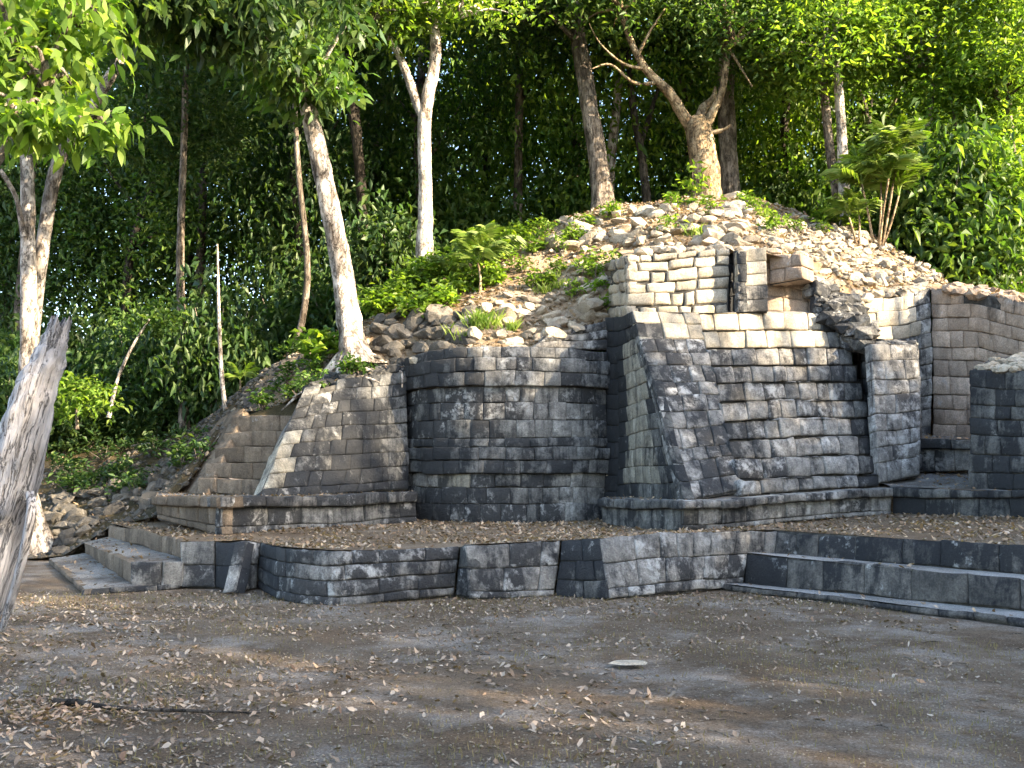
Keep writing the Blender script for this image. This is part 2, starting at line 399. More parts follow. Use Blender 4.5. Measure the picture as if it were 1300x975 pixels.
# right steps
RS = {'curb': (at(907, 747, 13.9), at(1300, 793, 10.45), at(907, 739, 13.9), at(1300, 785, 10.5)),
      'r2': (at(946, 741, 14.05), at(1300, 777, 10.9), at(946, 701, 14.1), at(1300, 738, 10.95)),
      'r3': (at(981, 702, 14.35), at(1300, 730, 11.65), at(983, 672, 14.45), at(1300, 693, 11.7))}
def ext(a, b, k): return b+(b-a)*k
steps = unit('stone_steps', RS['curb'][0], 'three long stained, shade-darkened steps climbing from the court to the right terrace', 'steps')
stp = {}
for k, (a, b, c, d) in RS.items():
    b2, d2 = ext(a, b, .6), ext(c, d, .6)
    stp[k] = (a, b2, c, d2)
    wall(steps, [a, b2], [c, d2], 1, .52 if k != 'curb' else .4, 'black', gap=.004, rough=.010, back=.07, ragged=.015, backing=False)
    link('step_core', mesh('step_core', [back(a, .06, -.1), back(b2, .06, -.1), back(d2, .06, -.02), back(c, .06, -.02)], [(0, 1, 2, 3)]), M['mortar'], steps)
quads = [('curb', 'r2'), ('r2', 'r3')]
for lo, hi in quads:
    a, b = stp[lo][2], stp[lo][3]; c, d = stp[hi][0], stp[hi][1]
    o = quaddeck(steps, back(a, .01, -.006), back(b, .01, -.006), back(c, .12, .0), back(d, .12, .0), 'lime'); LITTER.append((o, 14))

# left low steps
LS = [((63, 716, 17.7), (106, 755, 13.2), (63, 708, 17.8), (106, 747, 13.25)),
      ((108, 703, 18.0), (166, 742, 13.7), (106, 688, 18.1), (166, 714, 13.75)),
      ((138, 682, 18.3), (229, 709, 14.2), (138, 665, 18.4), (229, 685, 14.25))]
lsteps = unit('stone_steps', at(*LS[0][1]), 'three low mossy brown steps at the far left end of the terrace', 'steps')
lp = [[at(*q) for q in s_] for s_ in LS]
for i, (a, b, c, d) in enumerate(lp):
    wall(lsteps, [a, b], [c, d], 1, .4, 'brown', gap=.004, rough=.012, back=.08, ragged=.015, backing=False)
    # front return towards the terrace wall
    nx = at(229, 747, 13.9) if i == 0 else at(231, 745, 13.9)
    top = nx.copy(); top.z = d.z
    if i < 2:
        wall(lsteps, [Vector((b.x, b.y, 0 if i == 0 else .02)), nx], [d, top], 1, .45, 'mid', gap=.004, rough=.012, back=.2, backing=False)
for i in range(2):
    a, b = lp[i][2], lp[i][3]; c, d = lp[i+1][0], lp[i+1][1]
    o = quaddeck(lsteps, back(a, .0, -.012), back(b, .05, -.012), back(c, .1, .01), back(d, .1, .01)); LITTER.append((o, 25))
    nx = at(235, 745, 14.1); nx.z = lp[i][3].z-.012
    quaddeck(lsteps, back(b, .04, -.014), Vector((nx.x, nx.y-.1, nx.z)), back(d, .1, .002), nx, n=6)

# terrace floor
back_line = [at(1600, 657, 12.5), at(1300, 657, 14.5), at(1133, 651, 17.2), at(1120, 651, 19.5), at(867, 655, 20.5), at(650, 655, 20.5), at(480, 655, 20.3), at(300, 655, 18.6), at(190, 655, 18.8), at(140, 664, 18.5)]
ringp = [back(lp[2][3], .03, -.015)] + [back(p, .04, -.015) for p in TT] + [back(stp['r3'][2], .05, -.012), back(stp['r3'][3], .06, -.012)] + back_line
inner = [at(281, 680, 15.1), at(400, 673, 16), at(500, 664, 18), at(600, 664, 18.4), at(700, 664, 18.4), at(760, 665, 17.4), at(865, 675, 15.0), at(1000, 665, 15.8), at(1133, 652, 16.8), at(1200, 672, 13.8), at(1100, 672, 14.5)]
terr_floor = deck('terrace_floor', ringp, 'leafy', None, 5, .012, inner)
tag(terr_floor, kind='structure'); LITTER.append((terr_floor, 130))

# ------------------------------------------------------------------ left bench
lb = unit('stone_bench', at(281, 678, 15.2), 'long low stone bench with projecting cap course below the small left stairway', 'bench')
B0, B1, B2 = (197, 18.0), (281, 15.2), (528, 18.2)
wall(lb, [at(197, 660, 17.5), at(281, 679, 15.2)], [at(197, 641, 17.5), at(281, 646, 15.2)], [0, .3, 1], .4, 'brown')
wall(lb, [at(281, 679, 15.2), at(530, 664, 18.2)], [at(281, 646, 15.2), at(528, 638, 18.2)], [0, .28, 1], .62, 'mid', rough=.008)
wall(lb, [at(195, 641, 17.5), at(279, 646, 15.12)], [at(195, 629, 17.5), at(279, 632, 15.12)], 1, .45, 'brown', rough=.018, back=.35, backing=False, offs=[.05])
wall(lb, [at(279, 646, 15.12), at(528, 638, 18.15)], [at(279, 632, 15.12), at(528, 624, 18.15)], 1, .45, 'mid', rough=.018, back=.35, backing=False, offs=[.05], ragged=.02,
     mats=lambda u, v: 'grey' if u < .45 else 'mid')
o = deck('bench_top', [at(197, 629, 17.5), at(281, 632.5, 15.25), at(528, 625, 18.3), at(528, 622, 20), at(330, 624, 19), at(200, 624, 19.5)], 'paving', lb, 4, .012, (), .02); LITTER.append((o, 45))

# ------------------------------------------------------------------ little left stairway
ls = unit('stairway', at(300, 627, 17.5), 'small dark brown stairway of five steps beside the left wing wall', 'stairway')
rows = [(250, 627, 345, 628), (260, 607, 352, 609), (272, 588, 358, 589), (283, 568, 366, 569), (293, 548, 372, 549), (303, 527, 380, 529)]
for i in range(5):
    l0, yl, r0, yr = rows[i]; l1, yl1, r1, yr1 = rows[i+1]
    DL, DR = 18.3+.36*i, 17.2+.36*i
    a, b = at(l0, yl, DL), at(r0+6, yr, DR); c, d = at(l0, yl1, DL+.02), at(r0+6, yr1, DR+.02)
    wall(ls, [a, b], [c, d], 1, .6, 'brown', rough=.012, back=.3, backing=False)
    a2, b2 = back(c, .03, -.01), back(d, .03, -.01)
    quaddeck(ls, a2, b2, back(a2, .45), back(b2, .45), 'paving', n=6)
ls_l = wall(ls, [at(247, 627, 18.35), at(262, 628, 18.0)], [at(298, 520, 20.3), at(310, 518, 20.0)], 6, .5, 'brown', rough=.01, back=.3)
wall(ls, [at(200, 627, 20.6), at(247, 627, 18.35)], [at(280, 530, 21.5), at(298, 520, 20.3)], 5, .5, 'brown', rough=.01, back=.3)

# ------------------------------------------------------------------ left wing wall
lw = unit('wing_wall', at(420, 625, 18), 'sloping left wing wall of small grey blocks between the little stairway and the rounded bastion', 'stone wall')
wall(lw, [at(331, 629, 16.7), at(420, 626, 17.8), at(520, 621, 19.2)], [at(386, 492, 18.5), at(440, 478, 19.0), at(517, 468, 19.7)],
     [0, .07, .19, .31, .43, .55, .67, .78, .89, 1], .40, 'mid', rough=.014, back=.4, ragged=.10,
     mats=lambda u, v: 'beige' if (u < .16 and .05 < v < .6) else ('ledge' if u > .38 else None), skip=lambda u, v: v > .93 and R.random() < .35)  # beige end paints a sunlit patch, ledge stone the shade beyond it

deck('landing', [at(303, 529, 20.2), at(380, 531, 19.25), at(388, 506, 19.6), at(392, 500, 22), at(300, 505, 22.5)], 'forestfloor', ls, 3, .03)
# ------------------------------------------------------------------ bastion
bs = unit('bastion', at(640, 663, 18.5), 'rounded bastion wall with cornice and projecting ledge, streaked black', 'stone wall')
plan = [(514, 19.9), (530, 19.35), (553, 18.95), (580, 18.7), (606, 18.55), (650, 18.5), (700, 18.62), (740, 18.85), (772, 19.3)]
lev = [664, 640, 619, 601, 583, 566, 554, 531, 510, 490, 472, 455, 441]
z0, z1 = at(640, lev[0], 18.55).z, at(640, lev[-1], 18.55).z
zf = [(at(640, y, 18.55).z-z0)/(z1-z0) for y in lev]
bb = []; bt = []
for px, D in plan:
    q = at(px, 600, D); bb.append(Vector((q.x, q.y, z0))); bt.append(Vector((q.x, q.y+.02, z1)))
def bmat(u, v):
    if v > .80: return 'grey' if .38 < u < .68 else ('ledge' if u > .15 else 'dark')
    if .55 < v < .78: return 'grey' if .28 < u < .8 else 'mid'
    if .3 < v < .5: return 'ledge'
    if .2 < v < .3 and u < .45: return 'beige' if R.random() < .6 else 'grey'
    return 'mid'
wall(bs, bb, bt, zf, .40, 'mid', rough=.011, offs=[0, 0, 0, .10, .13, .03, -.01, -.01, -.01, .09, .10, .03], mats=bmat, back=.28, hv=.004)
# upper courses that rise to the right behind the cornice
wall(bs, [at(676, 443, 18.75), at(772, 443, 19.35)], [at(700, 424, 18.9), at(772, 404, 19.45)], 3, .42, 'grey', rough=.018, ragged=.05)
# ------------------------------------------------------------------ balustrade (ramp) with its side wall
rp = unit('balustrade', at(868, 634, 15.4), 'broad steep sloping balustrade of grey blocks left of the main stairway', 'balustrade')
wall(rp, [at(768, 664, 19.25), at(786, 664, 18.8)], [at(768, 402, 19.5), at(786, 400, 18.85)], 13, .4, 'dark', rough=.01)
wall(rp, [at(784, 636, 18.85), at(868, 635, 15.35)], [at(784, 402, 18.9), at(803, 395, 18.0)], 12, .42, 'beige', rough=.010,
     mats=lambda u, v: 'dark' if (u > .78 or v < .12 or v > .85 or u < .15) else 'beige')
wall(rp, [at(868, 635, 15.35), at(943, 622, 15.9)], [at(803, 395, 18.0), at(887, 396, 18.3)], 12, .36, 'grey', rough=.014, gap=.007, mats=lambda u, v: 'pale' if v > .88 or (v > .8 and u > .5) else None)  # pale stones paint the sunlight on the ramp's top
# ------------------------------------------------------------------ main stairway
st = unit('stairway', at(1000, 620, 16.3), 'broad main stairway of steep grey stone steps rising to the upper wall', 'stairway')
ly = [628, 608, 581, 556, 533, 508, 484, 462, 440, 418, 396]; ry = [616, 601, 577, 553, 529, 506, 483, 462, 440, 418, 396]
rx = [1117, 1117, 1113, 1110, 1106, 1101, 1096, 1090, 1084, 1068, 1042]
prev = None
for i in range(10):
    f0 = i/10; lx0 = 943-56*f0-2; DL = 15.75+.265*i; DR = 16.9+.235*i
    a, b = at(lx0, ly[i]+1, DL), at(rx[i+1], ry[i]+1, DR); c, d = at(lx0-2, ly[i+1], DL+.04), at(rx[i+1], ry[i+1], DR+.04)
    wall(st, [a, b], [c, d], 1, .40, 'grey', rough=.022, gap=.006, back=.3, backing=False, ragged=.03, lay=.055,
         mats=lambda u, v: ('dark' if u > .86 and i < 9 else ('pale' if i > 7 else None)))  # right end painted dark as the pier's shadow, top rows pale as sunlit
    a2, b2 = back(c, .03, -.018), back(d, .03, -.018)
    quaddeck(st, a2, b2, back(a2, .32), back(b2, .32), 'paving', n=10)
    link('step_core', mesh('step_core', [back(a, .08, -.1), back(b, .08, -.1), back(d, .08, -.03), back(c, .08, -.03)], [(0, 1, 2, 3)]), M['mortar'], st)
# ------------------------------------------------------------------ right pier
pr = unit('stone_pier', at(1140, 605, 17.2), 'square battered stone pier closing the right side of the main stairway', 'pier')
wall(pr, [at(1116, 614, 16.95), at(1169, 604, 17.4)], [at(1106, 436, 17.7), at(1165, 438, 18.1)], 8, .36, 'grey', rough=.016)
wall(pr, [at(1086, 606, 19.4), at(1115, 612, 17.12)], [at(1082, 438, 19.9), at(1105, 436, 17.88)], 8, .45, 'dark', rough=.016)
wall(pr, [at(1169, 598, 17.4), at(1171, 590, 19.6)], [at(1165, 438, 18.1), at(1164, 440, 19.8)], 8, .4, 'grey', rough=.016)
deck('pier_top', [at(1106, 436, 17.72), at(1165, 438, 18.12), at(1166, 440, 20), at(1078, 438, 20.2)], 'soil', pr, 3, .03)
# ------------------------------------------------------------------ right bench and platform
rb = unit('stone_bench', at(867, 674, 15.2), 'low stone bench with light cap stones running below the main stairway', 'bench')
wall(rb, [at(762, 667, 17.1), at(867, 676, 15.0)], [at(762, 643, 17.1), at(867, 648, 15.0)], 1, .45, 'dark')
wall(rb, [at(867, 676, 15.0), at(985, 664, 15.8), at(1133, 653, 16.75)], [at(867, 648, 15.0), at(985, 640, 15.8), at(1133, 630, 16.75)], [0, .25, 1], .42, 'grey', mats=lambda u, v: 'beige' if u < .1 else None)
wall(rb, [at(761, 643, 17.05), at(866, 648, 14.93)], [at(761, 632, 17.05), at(866, 637, 14.93)], 1, .4, 'dark', rough=.016, back=.4, backing=False, offs=[.05])
wall(rb, [at(866, 648, 14.93), at(985, 640, 15.72), at(1135, 630, 16.7)], [at(866, 637, 14.93), at(985, 630, 15.72), at(1135, 618, 16.7)], 1, .38, 'grey', rough=.018, back=.4, backing=False, offs=[.05], ragged=.015)
o = deck('bench_top', [at(763, 632.5, 17.1), at(867, 637, 15.0), at(985, 630, 15.8), at(1133, 618.5, 16.8), at(1125, 615, 17.4), at(940, 624, 16.3), at(868, 633, 15.6), at(790, 630, 18.9), at(765, 630, 19)], 'paving', rb, 4, .01, (), .015); LITTER.append((o, 30))
pf = unit('stone_platform', at(1133, 651, 16.9), 'dark edged platform with paved top under the black tower at right', 'platform')
pe0, pe1 = at(1133, 653, 16.75), at(1300, 658, 14.5); pe1x = ext(pe0, pe1, .8)
pc0, pc1 = at(1133, 630, 16.75), at(1300, 632, 14.5); pc1x = ext(pc0, pc1, .8)
pt0, pt1 = at(1133, 617, 16.75), at(1300, 623, 14.5); pt1x = ext(pt0, pt1, .8)
wall(pf, [pe0, pe1x], [pc0, pc1x], 1, .5, 'dark')
wall(pf, [pc0, pc1x], [pt0, pt1x], 1, .6, 'dark', rough=.014, back=.4, backing=False, offs=[.06])
o = deck('platform_top', [back(pt0, .05, -.01), back(pt1x, .05, -.01), xyz(12.5, 15, 1.5), at(1300, 592, 19), at(1170, 597, 19.2), at(1100, 600, 19.3), at(1112, 610, 17.2)], 'paving', pf, 5, .02); LITTER.append((o, 40))
deck('platform_base', [xyz(5.85, 16.75, 1.27), xyz(6.9, 16.95, 1.3), xyz(9, 19, 1.4), xyz(6, 19.5, 1.4)], 'paving', pf, 1, .0)
# little bench against the right wall
wall(pf, [at(1165, 600, 18.6), at(1260, 596, 18.0)], [at(1165, 570, 18.6), at(1260, 569, 18.0)], 1, .36, 'grey')
wall(pf, [at(1165, 570, 18.55), at(1260, 569, 17.95)], [at(1165, 556, 18.55), at(1260, 557, 17.95)], 1, .55, 'mid', offs=[.05], back=.35, backing=False)
o = quaddeck(pf, at(1165, 557, 18.6), at(1270, 557.5, 18.0), at(1165, 553, 20.6), at(1270, 554, 19.9)); LITTER.append((o, 40))
# ------------------------------------------------------------------ right shrine wall
sw = unit('shrine_wall', at(1183, 590, 20.4), 'tall brown shrine wall with broken top at the right edge', 'stone wall')
c0, c1 = at(1183, 600, 20.4), at(1183, 364, 20.7)
wall(sw, [at(1105, 600, 20.0), at(1150, 600, 20.2), c0], [at(1095, 378, 20.3), at(1150, 374, 20.5), c1], 12, .36, 'grey', rough=.02, ragged=.03, mats=lambda u, v: 'pale' if v > .75 and u < .75 else None)  # pale stones paint the sunlit patch at upper left
e0, e1 = at(1300, 600, 18.4), at(1300, 380, 18.7)
wall(sw, [c0, at(1242, 600, 19.4), e0, ext(c0, e0, .5)], [c1, at(1242, 364, 19.7), e1, ext(c1, e1, .5)], 12, .42, 'warm', rough=.018, ragged=.10, skip=lambda u, v: v > .93 and u > .3 and R.random() < .6)
deck('wall_top', [at(1090, 381, 20.5), at(1181, 370, 21.0), e1 + Vector((.1, .25, -.05)), xyz(13, 21, 5.2), at(1183, 362, 22.5), at(1090, 370, 22)], 'soil', sw, 4, .06)
# ------------------------------------------------------------------ dark tower
tw = unit('stone_tower', at(1232, 617, 16.0), 'squat tower block, stained and shade-darkened, on the platform at the right edge', 'tower')
t0, t1 = at(1232, 619, 15.55), at(1300, 622, 14.7); u0, u1 = at(1231, 470, 15.7), at(1300, 469, 14.85)
t1x, u1x = ext(t0, t1, 1.2), ext(u0, u1, 1.2)
wall(tw, [t0, t1x], [u0, u1x], 7, .36, 'dark', rough=.018)  # stained stone, also painted dark for the shade on this left-facing side
wall(tw, [at(1240, 600, 18), t0], [at(1255, 458, 18), u0], 7, .45, 'dark', rough=.015)
tt0, tt1 = at(1262, 452, 17.6), at(1420, 450, 17.0)
deck('tower_top', [back(u0, .05, -.05), back(u1x, .05, -.05), tt1, tt0], 'mortar', tw, 3, .02)
for i in range(120):
    f = R.random(); g = R.random(); p = u0.lerp(u1x, f).lerp(tt0.lerp(tt1, f), g); sz = R.uniform(.07, .15)
    bm = bmesh.new(); bmesh.ops.create_icosphere(bm, subdivisions=1, radius=sz)
    for v in bm.verts: v.co *= R.uniform(.75, 1.2); v.co.z *= .6
    me = bpy.data.meshes.new('cap_stone'); bm.to_mesh(me); bm.free(); o = link('cap_stone', me, M['rock'], tw, False); o.location += p
# ------------------------------------------------------------------ upper wall
uw = unit('upper_wall', at(860, 396, 18.6), 'sunlit upper wall of rough pale stones above the main stairway', 'stone wall')
wall(uw, [at(798, 400, 18.55), at(925, 400, 18.75)], [at(793, 322, 18.7), at(927, 314, 18.9)], [0, .17, .38, .55, .72, .88, 1], .40, 'pale', rough=.035, gap=.016, ragged=.04, jw=.5, hv=.02)
wall(uw, [at(772, 405, 20.2), at(798, 400, 18.55)], [at(772, 330, 20.5), at(793, 322, 18.7)], 5, .45, 'rock', rough=.04, gap=.014)
wall(uw, [at(925, 400, 19.2), at(937, 400, 19.2)], [at(925, 316, 19.3), at(937, 316, 19.3)], 4, .4, 'dark', rough=.02)  # recess backing in dark stone paints the gap's shade
wall(uw, [at(930, 397, 19.1), at(936, 397, 18.5)], [at(930, 318, 19.2), at(936, 318, 18.6)], 4, .5, 'mid', rough=.015)
wall(uw, [at(936, 397, 18.5), at(975, 397, 18.55)], [at(936, 318, 18.6), at(974, 313, 18.65)], 5, .5, 'grey', rough=.014, mats=lambda u, v: 'pale' if v > .4 else None)
wall(uw, [at(974, 397, 19.3), at(1045, 397, 19.5)], [at(974, 322, 19.4), at(1045, 352, 19.6)], 4, .42, 'warm', rough=.02)
wall(uw, [at(976, 362, 19.2), at(1019, 354, 18.8)], [at(976, 323, 19.2), at(1017, 323, 18.8)], 2, .42, 'warm', rough=.02, back=.6)
deck('wall_top', [back(at(795, 324, 18.85), .12, -.03), back(at(926, 318, 19.05), .12, -.03), back(at(973, 317, 18.8), .12, -.03), back(at(1014, 328, 18.95), .12, -.03), at(1036, 350, 19.8), at(1045, 335, 21), at(785, 318, 21)], 'soil', uw, 4, .05)
deck('landing', [at(803, 396, 18.05), at(887, 397, 18.35), at(1042, 397, 19.1), at(1050, 395, 19.8), at(800, 395, 19.2)], 'paving', uw, 3, .02)
# broken stepped masonry between the stairway and the shrine wall
bw_ = unit('broken_wall', at(1070, 420, 19.6), 'broken stepped masonry with ragged stones falling from upper wall to pier', 'stone wall')
wall(bw_, [at(1042, 440, 18.9), at(1085, 440, 19.3)], [at(1035, 352, 19.2), at(1085, 396, 19.6)], 4, .38, 'dark', rough=.035, ragged=.1, jw=.5)
wall(bw_, [at(1068, 445, 18.6), at(1107, 445, 18.4)], [at(1062, 404, 18.8), at(1107, 420, 18.5)], 2, .38, 'mid', rough=.035, ragged=.08)
def heap(parent, quad, n, smin, smax, mat, name='broken_stone'):
    a, b, c, d = quad
    for _ in range(n):
        p = a.lerp(b, R.random()).lerp(c.lerp(d, R.random()), R.random()); q = R.uniform(smin, smax)
        bm = bmesh.new(); bmesh.ops.create_icosphere(bm, subdivisions=1, radius=1)
        ax = Vector((R.gauss(0, 1), R.gauss(0, 1), R.gauss(0, 1))).normalized()
        for v in bm.verts:
            m = max(abs(v.co.x), abs(v.co.y), abs(v.co.z)); v.co = v.co.lerp(v.co/m, .75)*R.uniform(.85, 1.12); v.co.x *= 1.25*q; v.co.y *= q; v.co.z *= .68*q
        me = bpy.data.meshes.new(name); bm.to_mesh(me); bm.free()
        o = link(name, me, M[mat], parent, False); o.location += p; o.rotation_euler = (R.uniform(-.3, .3), R.uniform(-.35, .35), R.uniform(0, 6.28))
heap(bw_, (at(1020, 352, 19.6), at(1098, 392, 19.9), at(1042, 402, 19.1), at(1108, 436, 18.3)), 85, .10, .22, 'mid')
heap(bw_, (at(1050, 392, 19.0), at(1090, 400, 19.6), at(1078, 440, 18.9), at(1108, 440, 18.2)), 50, .12, .22, 'dark')
heap(uw, (at(790, 322, 18.95), at(925, 315, 19.1), at(795, 318, 19.6), at(1015, 320, 19.5)), 60, .08, .17, 'rock')
heap(sw, (at(1095, 380, 20.4), at(1183, 369, 20.9), at(1095, 374, 21), at(1183, 362, 21.5)), 40, .07, .15, 'rock')
heap(sw, (at(1190, 368, 20.4), at(1300, 384, 18.9), at(1190, 360, 21.3), at(1320, 378, 20)), 50, .08, .17, 'warm')
heap(lw, (at(390, 494, 18.8), at(517, 470, 19.8), at(395, 486, 19.4), at(517, 462, 20.3)), 60, .09, .19, 'dark')
heap(bs, (at(520, 458, 19.6), at(606, 446, 18.9), at(606, 446, 18.9), at(700, 440, 19.0)), 46, .06, .14, 'rock')
heap(pr, (at(1108, 438, 17.9), at(1163, 440, 18.3), at(1100, 436, 19.5), at(1160, 438, 19.8)), 40, .07, .15, 'mid')

# ------------------------------------------------------------------ mound and forest hillside
front = [xyz(-60, 24, -.02), xyz(-14, 21, -.02), xyz(-9.3, 18.4, -.02), xyz(-8.15, 18.3, .1), xyz(-7.4, 18.6, .62), xyz(-6.45, 18.0, .8), xyz(-6.1, 19.0, 1.5),
         at(298, 524, 20.5), at(345, 520, 20.3), at(388, 496, 18.75), at(440, 480, 19.1), at(517, 466, 19.85), at(540, 455, 19.5), at(606, 444, 18.9), at(670, 443, 18.95),
         at(705, 426, 19.0), at(772, 406, 19.55), at(794, 398, 19.9), at(800, 325, 19.6), at(927, 320, 19.6), at(990, 322, 19.7), at(1035, 352, 19.7), at(1085, 392, 19.9), at(1100, 382, 20.4),
         at(1183, 368, 20.85), at(1242, 368, 19.9), at(1300, 392, 18.9), xyz(13, 17.6, 4.2), xyz(60, 18, 3)]
ctrl = [(63, 700, 19.5), (130, 660, 20), (190, 640, 20.2), (100, 625, 23), (200, 600, 22.5), (60, 570, 27), (150, 555, 28), (250, 545, 26), (300, 500, 23), (350, 465, 22.5), (0, 600, 25),
        (420, 450, 20.6), (470, 420, 21.2), (400, 440, 23), (520, 400, 21.2), (560, 378, 22), (620, 340, 23), (610, 390, 20.6), (560, 415, 20.5), (700, 365, 21.5), (700, 290, 25), (740, 340, 21.5), (700, 400, 20.2), (700, 276, 25), (760, 262, 26.5), (850, 264, 27), (940, 262, 27), (1000, 268, 26.5),
        (1060, 284, 26), (1130, 312, 25.5), (1190, 345, 24.5), (850, 300, 21.5), (950, 296, 21.5), (1020, 310, 21.5), (1090, 345, 22), (1150, 350, 23), (1250, 400, 24), (790, 300, 22.5)]
CP = [at(*c) for c in ctrl] + front + [xyz(x, y, z) for x, y, z in
     [(-60, 60, 3), (-30, 40, 3), (-14, 36, 3), (0, 38, 4.2), (8, 38, 5), (16, 36, 4.4), (30, 40, 4), (60, 60, 4), (0, 32, 6.3), (6, 32, 6.7), (0, 60, 4), (-6, 30, 4), (20, 26, 4), (-14, 26, 1.6), (0, 90, 4), (-60, 100, 4), (60, 100, 4)]]
XY = np.array([[p.x, p.y] for p in CP]); ZZ = np.array([p.z for p in CP])
Dm = np.sqrt(((XY[:, None]-XY[None])**2).sum(-1)); n_ = len(CP)
A_ = np.zeros((n_+3, n_+3)); A_[:n_, :n_] = -Dm + np.eye(n_)*.02; A_[:n_, n_] = 1; A_[:n_, n_+1:] = XY; A_[n_, :n_] = 1; A_[n_+1:, :n_] = XY.T
cf = np.linalg.solve(A_, np.concatenate([ZZ, [0, 0, 0]]))
def hill_z(x, y):
    d = np.sqrt((XY[:, 0]-x)**2+(XY[:, 1]-y)**2)
    return float((-d*cf[:n_]).sum()+cf[n_]+cf[n_+1]*x+cf[n_+2]*y)
def line_at(x):
    for a, b in zip(front, front[1:]):
        if x <= b.x: 
            k = max(0, (x-a.x)/(b.x-a.x)); return a.lerp(b, k)
    return front[-1]
def ground_z(x, y):
    f = line_at(x); t = min(1, max(0, (y-f.y)/.8))
    return f.z*(1-t) + hill_z(x, y)*t + (nz((x, y, 0), .7, 5)*.18 + nz((x, y, 0), 2.2, 1)*.07)*t
gx = sorted(set([-60, -45, -35, -25, -20, -17] + [round(-15+.16*i, 3) for i in range(190)] + [17, 20, 25, 35, 45, 60] + [round(p.x, 4) for p in front]))
tt = [0, .06, .14, .25] + [.4+.2*i for i in range(45)] + [10, 12, 15, 20, 28, 40, 60, 90]
vs = []
for t in tt:
    for x in gx:
        f = line_at(x); y = f.y+t; vs.append((x, y, ground_z(x, y)))
n = len(gx)
fs = [(j*n+i, j*n+i+1, (j+1)*n+i+1, (j+1)*n+i) for j in range(len(tt)-1) for i in range(n-1)]
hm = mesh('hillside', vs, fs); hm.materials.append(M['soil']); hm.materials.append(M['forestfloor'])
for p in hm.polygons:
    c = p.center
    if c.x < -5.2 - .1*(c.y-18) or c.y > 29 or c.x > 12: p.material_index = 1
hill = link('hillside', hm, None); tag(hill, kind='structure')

def crv(pts, n):
    """Catmull-Rom through (Vector, radius) pairs"""
    out = []
    P = [pts[0]]+list(pts)+[pts[-1]]
    for i in range(1, len(P)-2):
        for k in range(n):
            t = k/n; q = []
            for a in range(4):
                p0, p1, p2, p3 = [(*P[i+j][0], P[i+j][1])[a] for j in (-1, 0, 1, 2)]
                q.append(.5*((2*p1)+(-p0+p2)*t+(2*p0-5*p1+4*p2-p3)*t*t+(-p0+3*p1-3*p2+p3)*t**3))
            out.append((Vector(q[:3]), max(.004, q[3])))
    out.append((Vector(pts[-1][0]), pts[-1][1])); return out
def tube_data(pts, sides=12, n=6, rough=.08, flare=0, seed=0, cap=True):
    c = crv(pts, n); vs, fs = [], []
    ref = Vector((1, 0, 0))
    for i, (p, r) in enumerate(c):
        t = (c[min(i+1, len(c)-1)][0]-c[max(i-1, 0)][0]).normalized()
        if abs(t.dot(ref)) > .95: ref = Vector((0, 1, 0))
        u = (ref-t*ref.dot(t)).normalized(); v = t.cross(u)
        for k in range(sides):
            a = 2*math.pi*k/sides; d = u*math.cos(a)+v*math.sin(a)
            rr = r*(1+rough*nz(p*1.0+d*.6, 2.5/max(r, .05)*.12, seed)*2.2+rough*.6*nz(d*3, 1, seed+i*.12))
            if flare: rr *= 1+flare*max(0, 1-i/(len(c)*.18))**2*(1+.55*math.sin(a*3+seed)+.3*math.sin(a*5+1))
            vs.append(p+d*rr)
    for i in range(len(c)-1):
        for k in range(sides):
            a, b = i*sides+k, i*sides+(k+1) % sides; fs.append((a, b, b+sides, a+sides))
    if cap: fs.append(tuple(range(len(vs)-sides, len(vs))))
    return vs, fs
def join(parts):
    V, Fc = [], []
    for vs, fs in parts:
        o = len(V); V += vs; Fc += [tuple(i+o for i in f) for f in fs]
    return V, Fc

# ------------------------------------------------------------------ rocks
def rock_mesh(seed, flat=.7):
    bm = bmesh.new(); bmesh.ops.create_icosphere(bm, subdivisions=2, radius=1)
    r = random.Random(seed); pl = []
    for _ in range(7):
        n = Vector((r.gauss(0, 1), r.gauss(0, 1), r.gauss(0, 1))).normalized(); pl.append((n, r.uniform(.38, .75)))
    for v in bm.verts:
        for n, d in pl:
            k = v.co.dot(n)
            if k > d: v.co -= n*(k-d)*.98
        v.co *= 1+nz(v.co, 2.6, seed)*.16
        v.co.z *= flat
    me = bpy.data.meshes.new('rock'); bm.to_mesh(me); bm.free()
    return me
RM = [rock_mesh(i*3.7+1, .55+.07*(i % 4)) for i in range(8)]
RMD = [m.copy() for m in RM]
for m in RM: m.materials.append(M['rock'])
for m in RMD: m.materials.append(M['darkrock'])
def place_rock(x, y, s, label, group, dark=False, dz=0):
    me = R.choice(RMD if dark else RM)
    o = bpy.data.objects.new('rock', me); C.objects.link(o)
    o.location = (x, y, ground_z(x, y)+s*.18+dz); o.scale = (s*R.uniform(.8, 1.3), s*R.uniform(.7, 1.1), s*R.uniform(.7, 1.1))
    o.rotation_euler = (R.uniform(-.35, .35), R.uniform(-.35, .35), R.uniform(0, 6.28))
    return tag(o, label, 'rock', group)
def pix_hill(px, py, D0=16, D1=40):
    """where the sight line through a pixel meets the hillside"""
    D = D0
    while D < D1:
        p = at(px, py, D)
        if p.y > line_at(p.x).y and p.z <= ground_z(p.x, p.y): return p
        D += .08
    return None
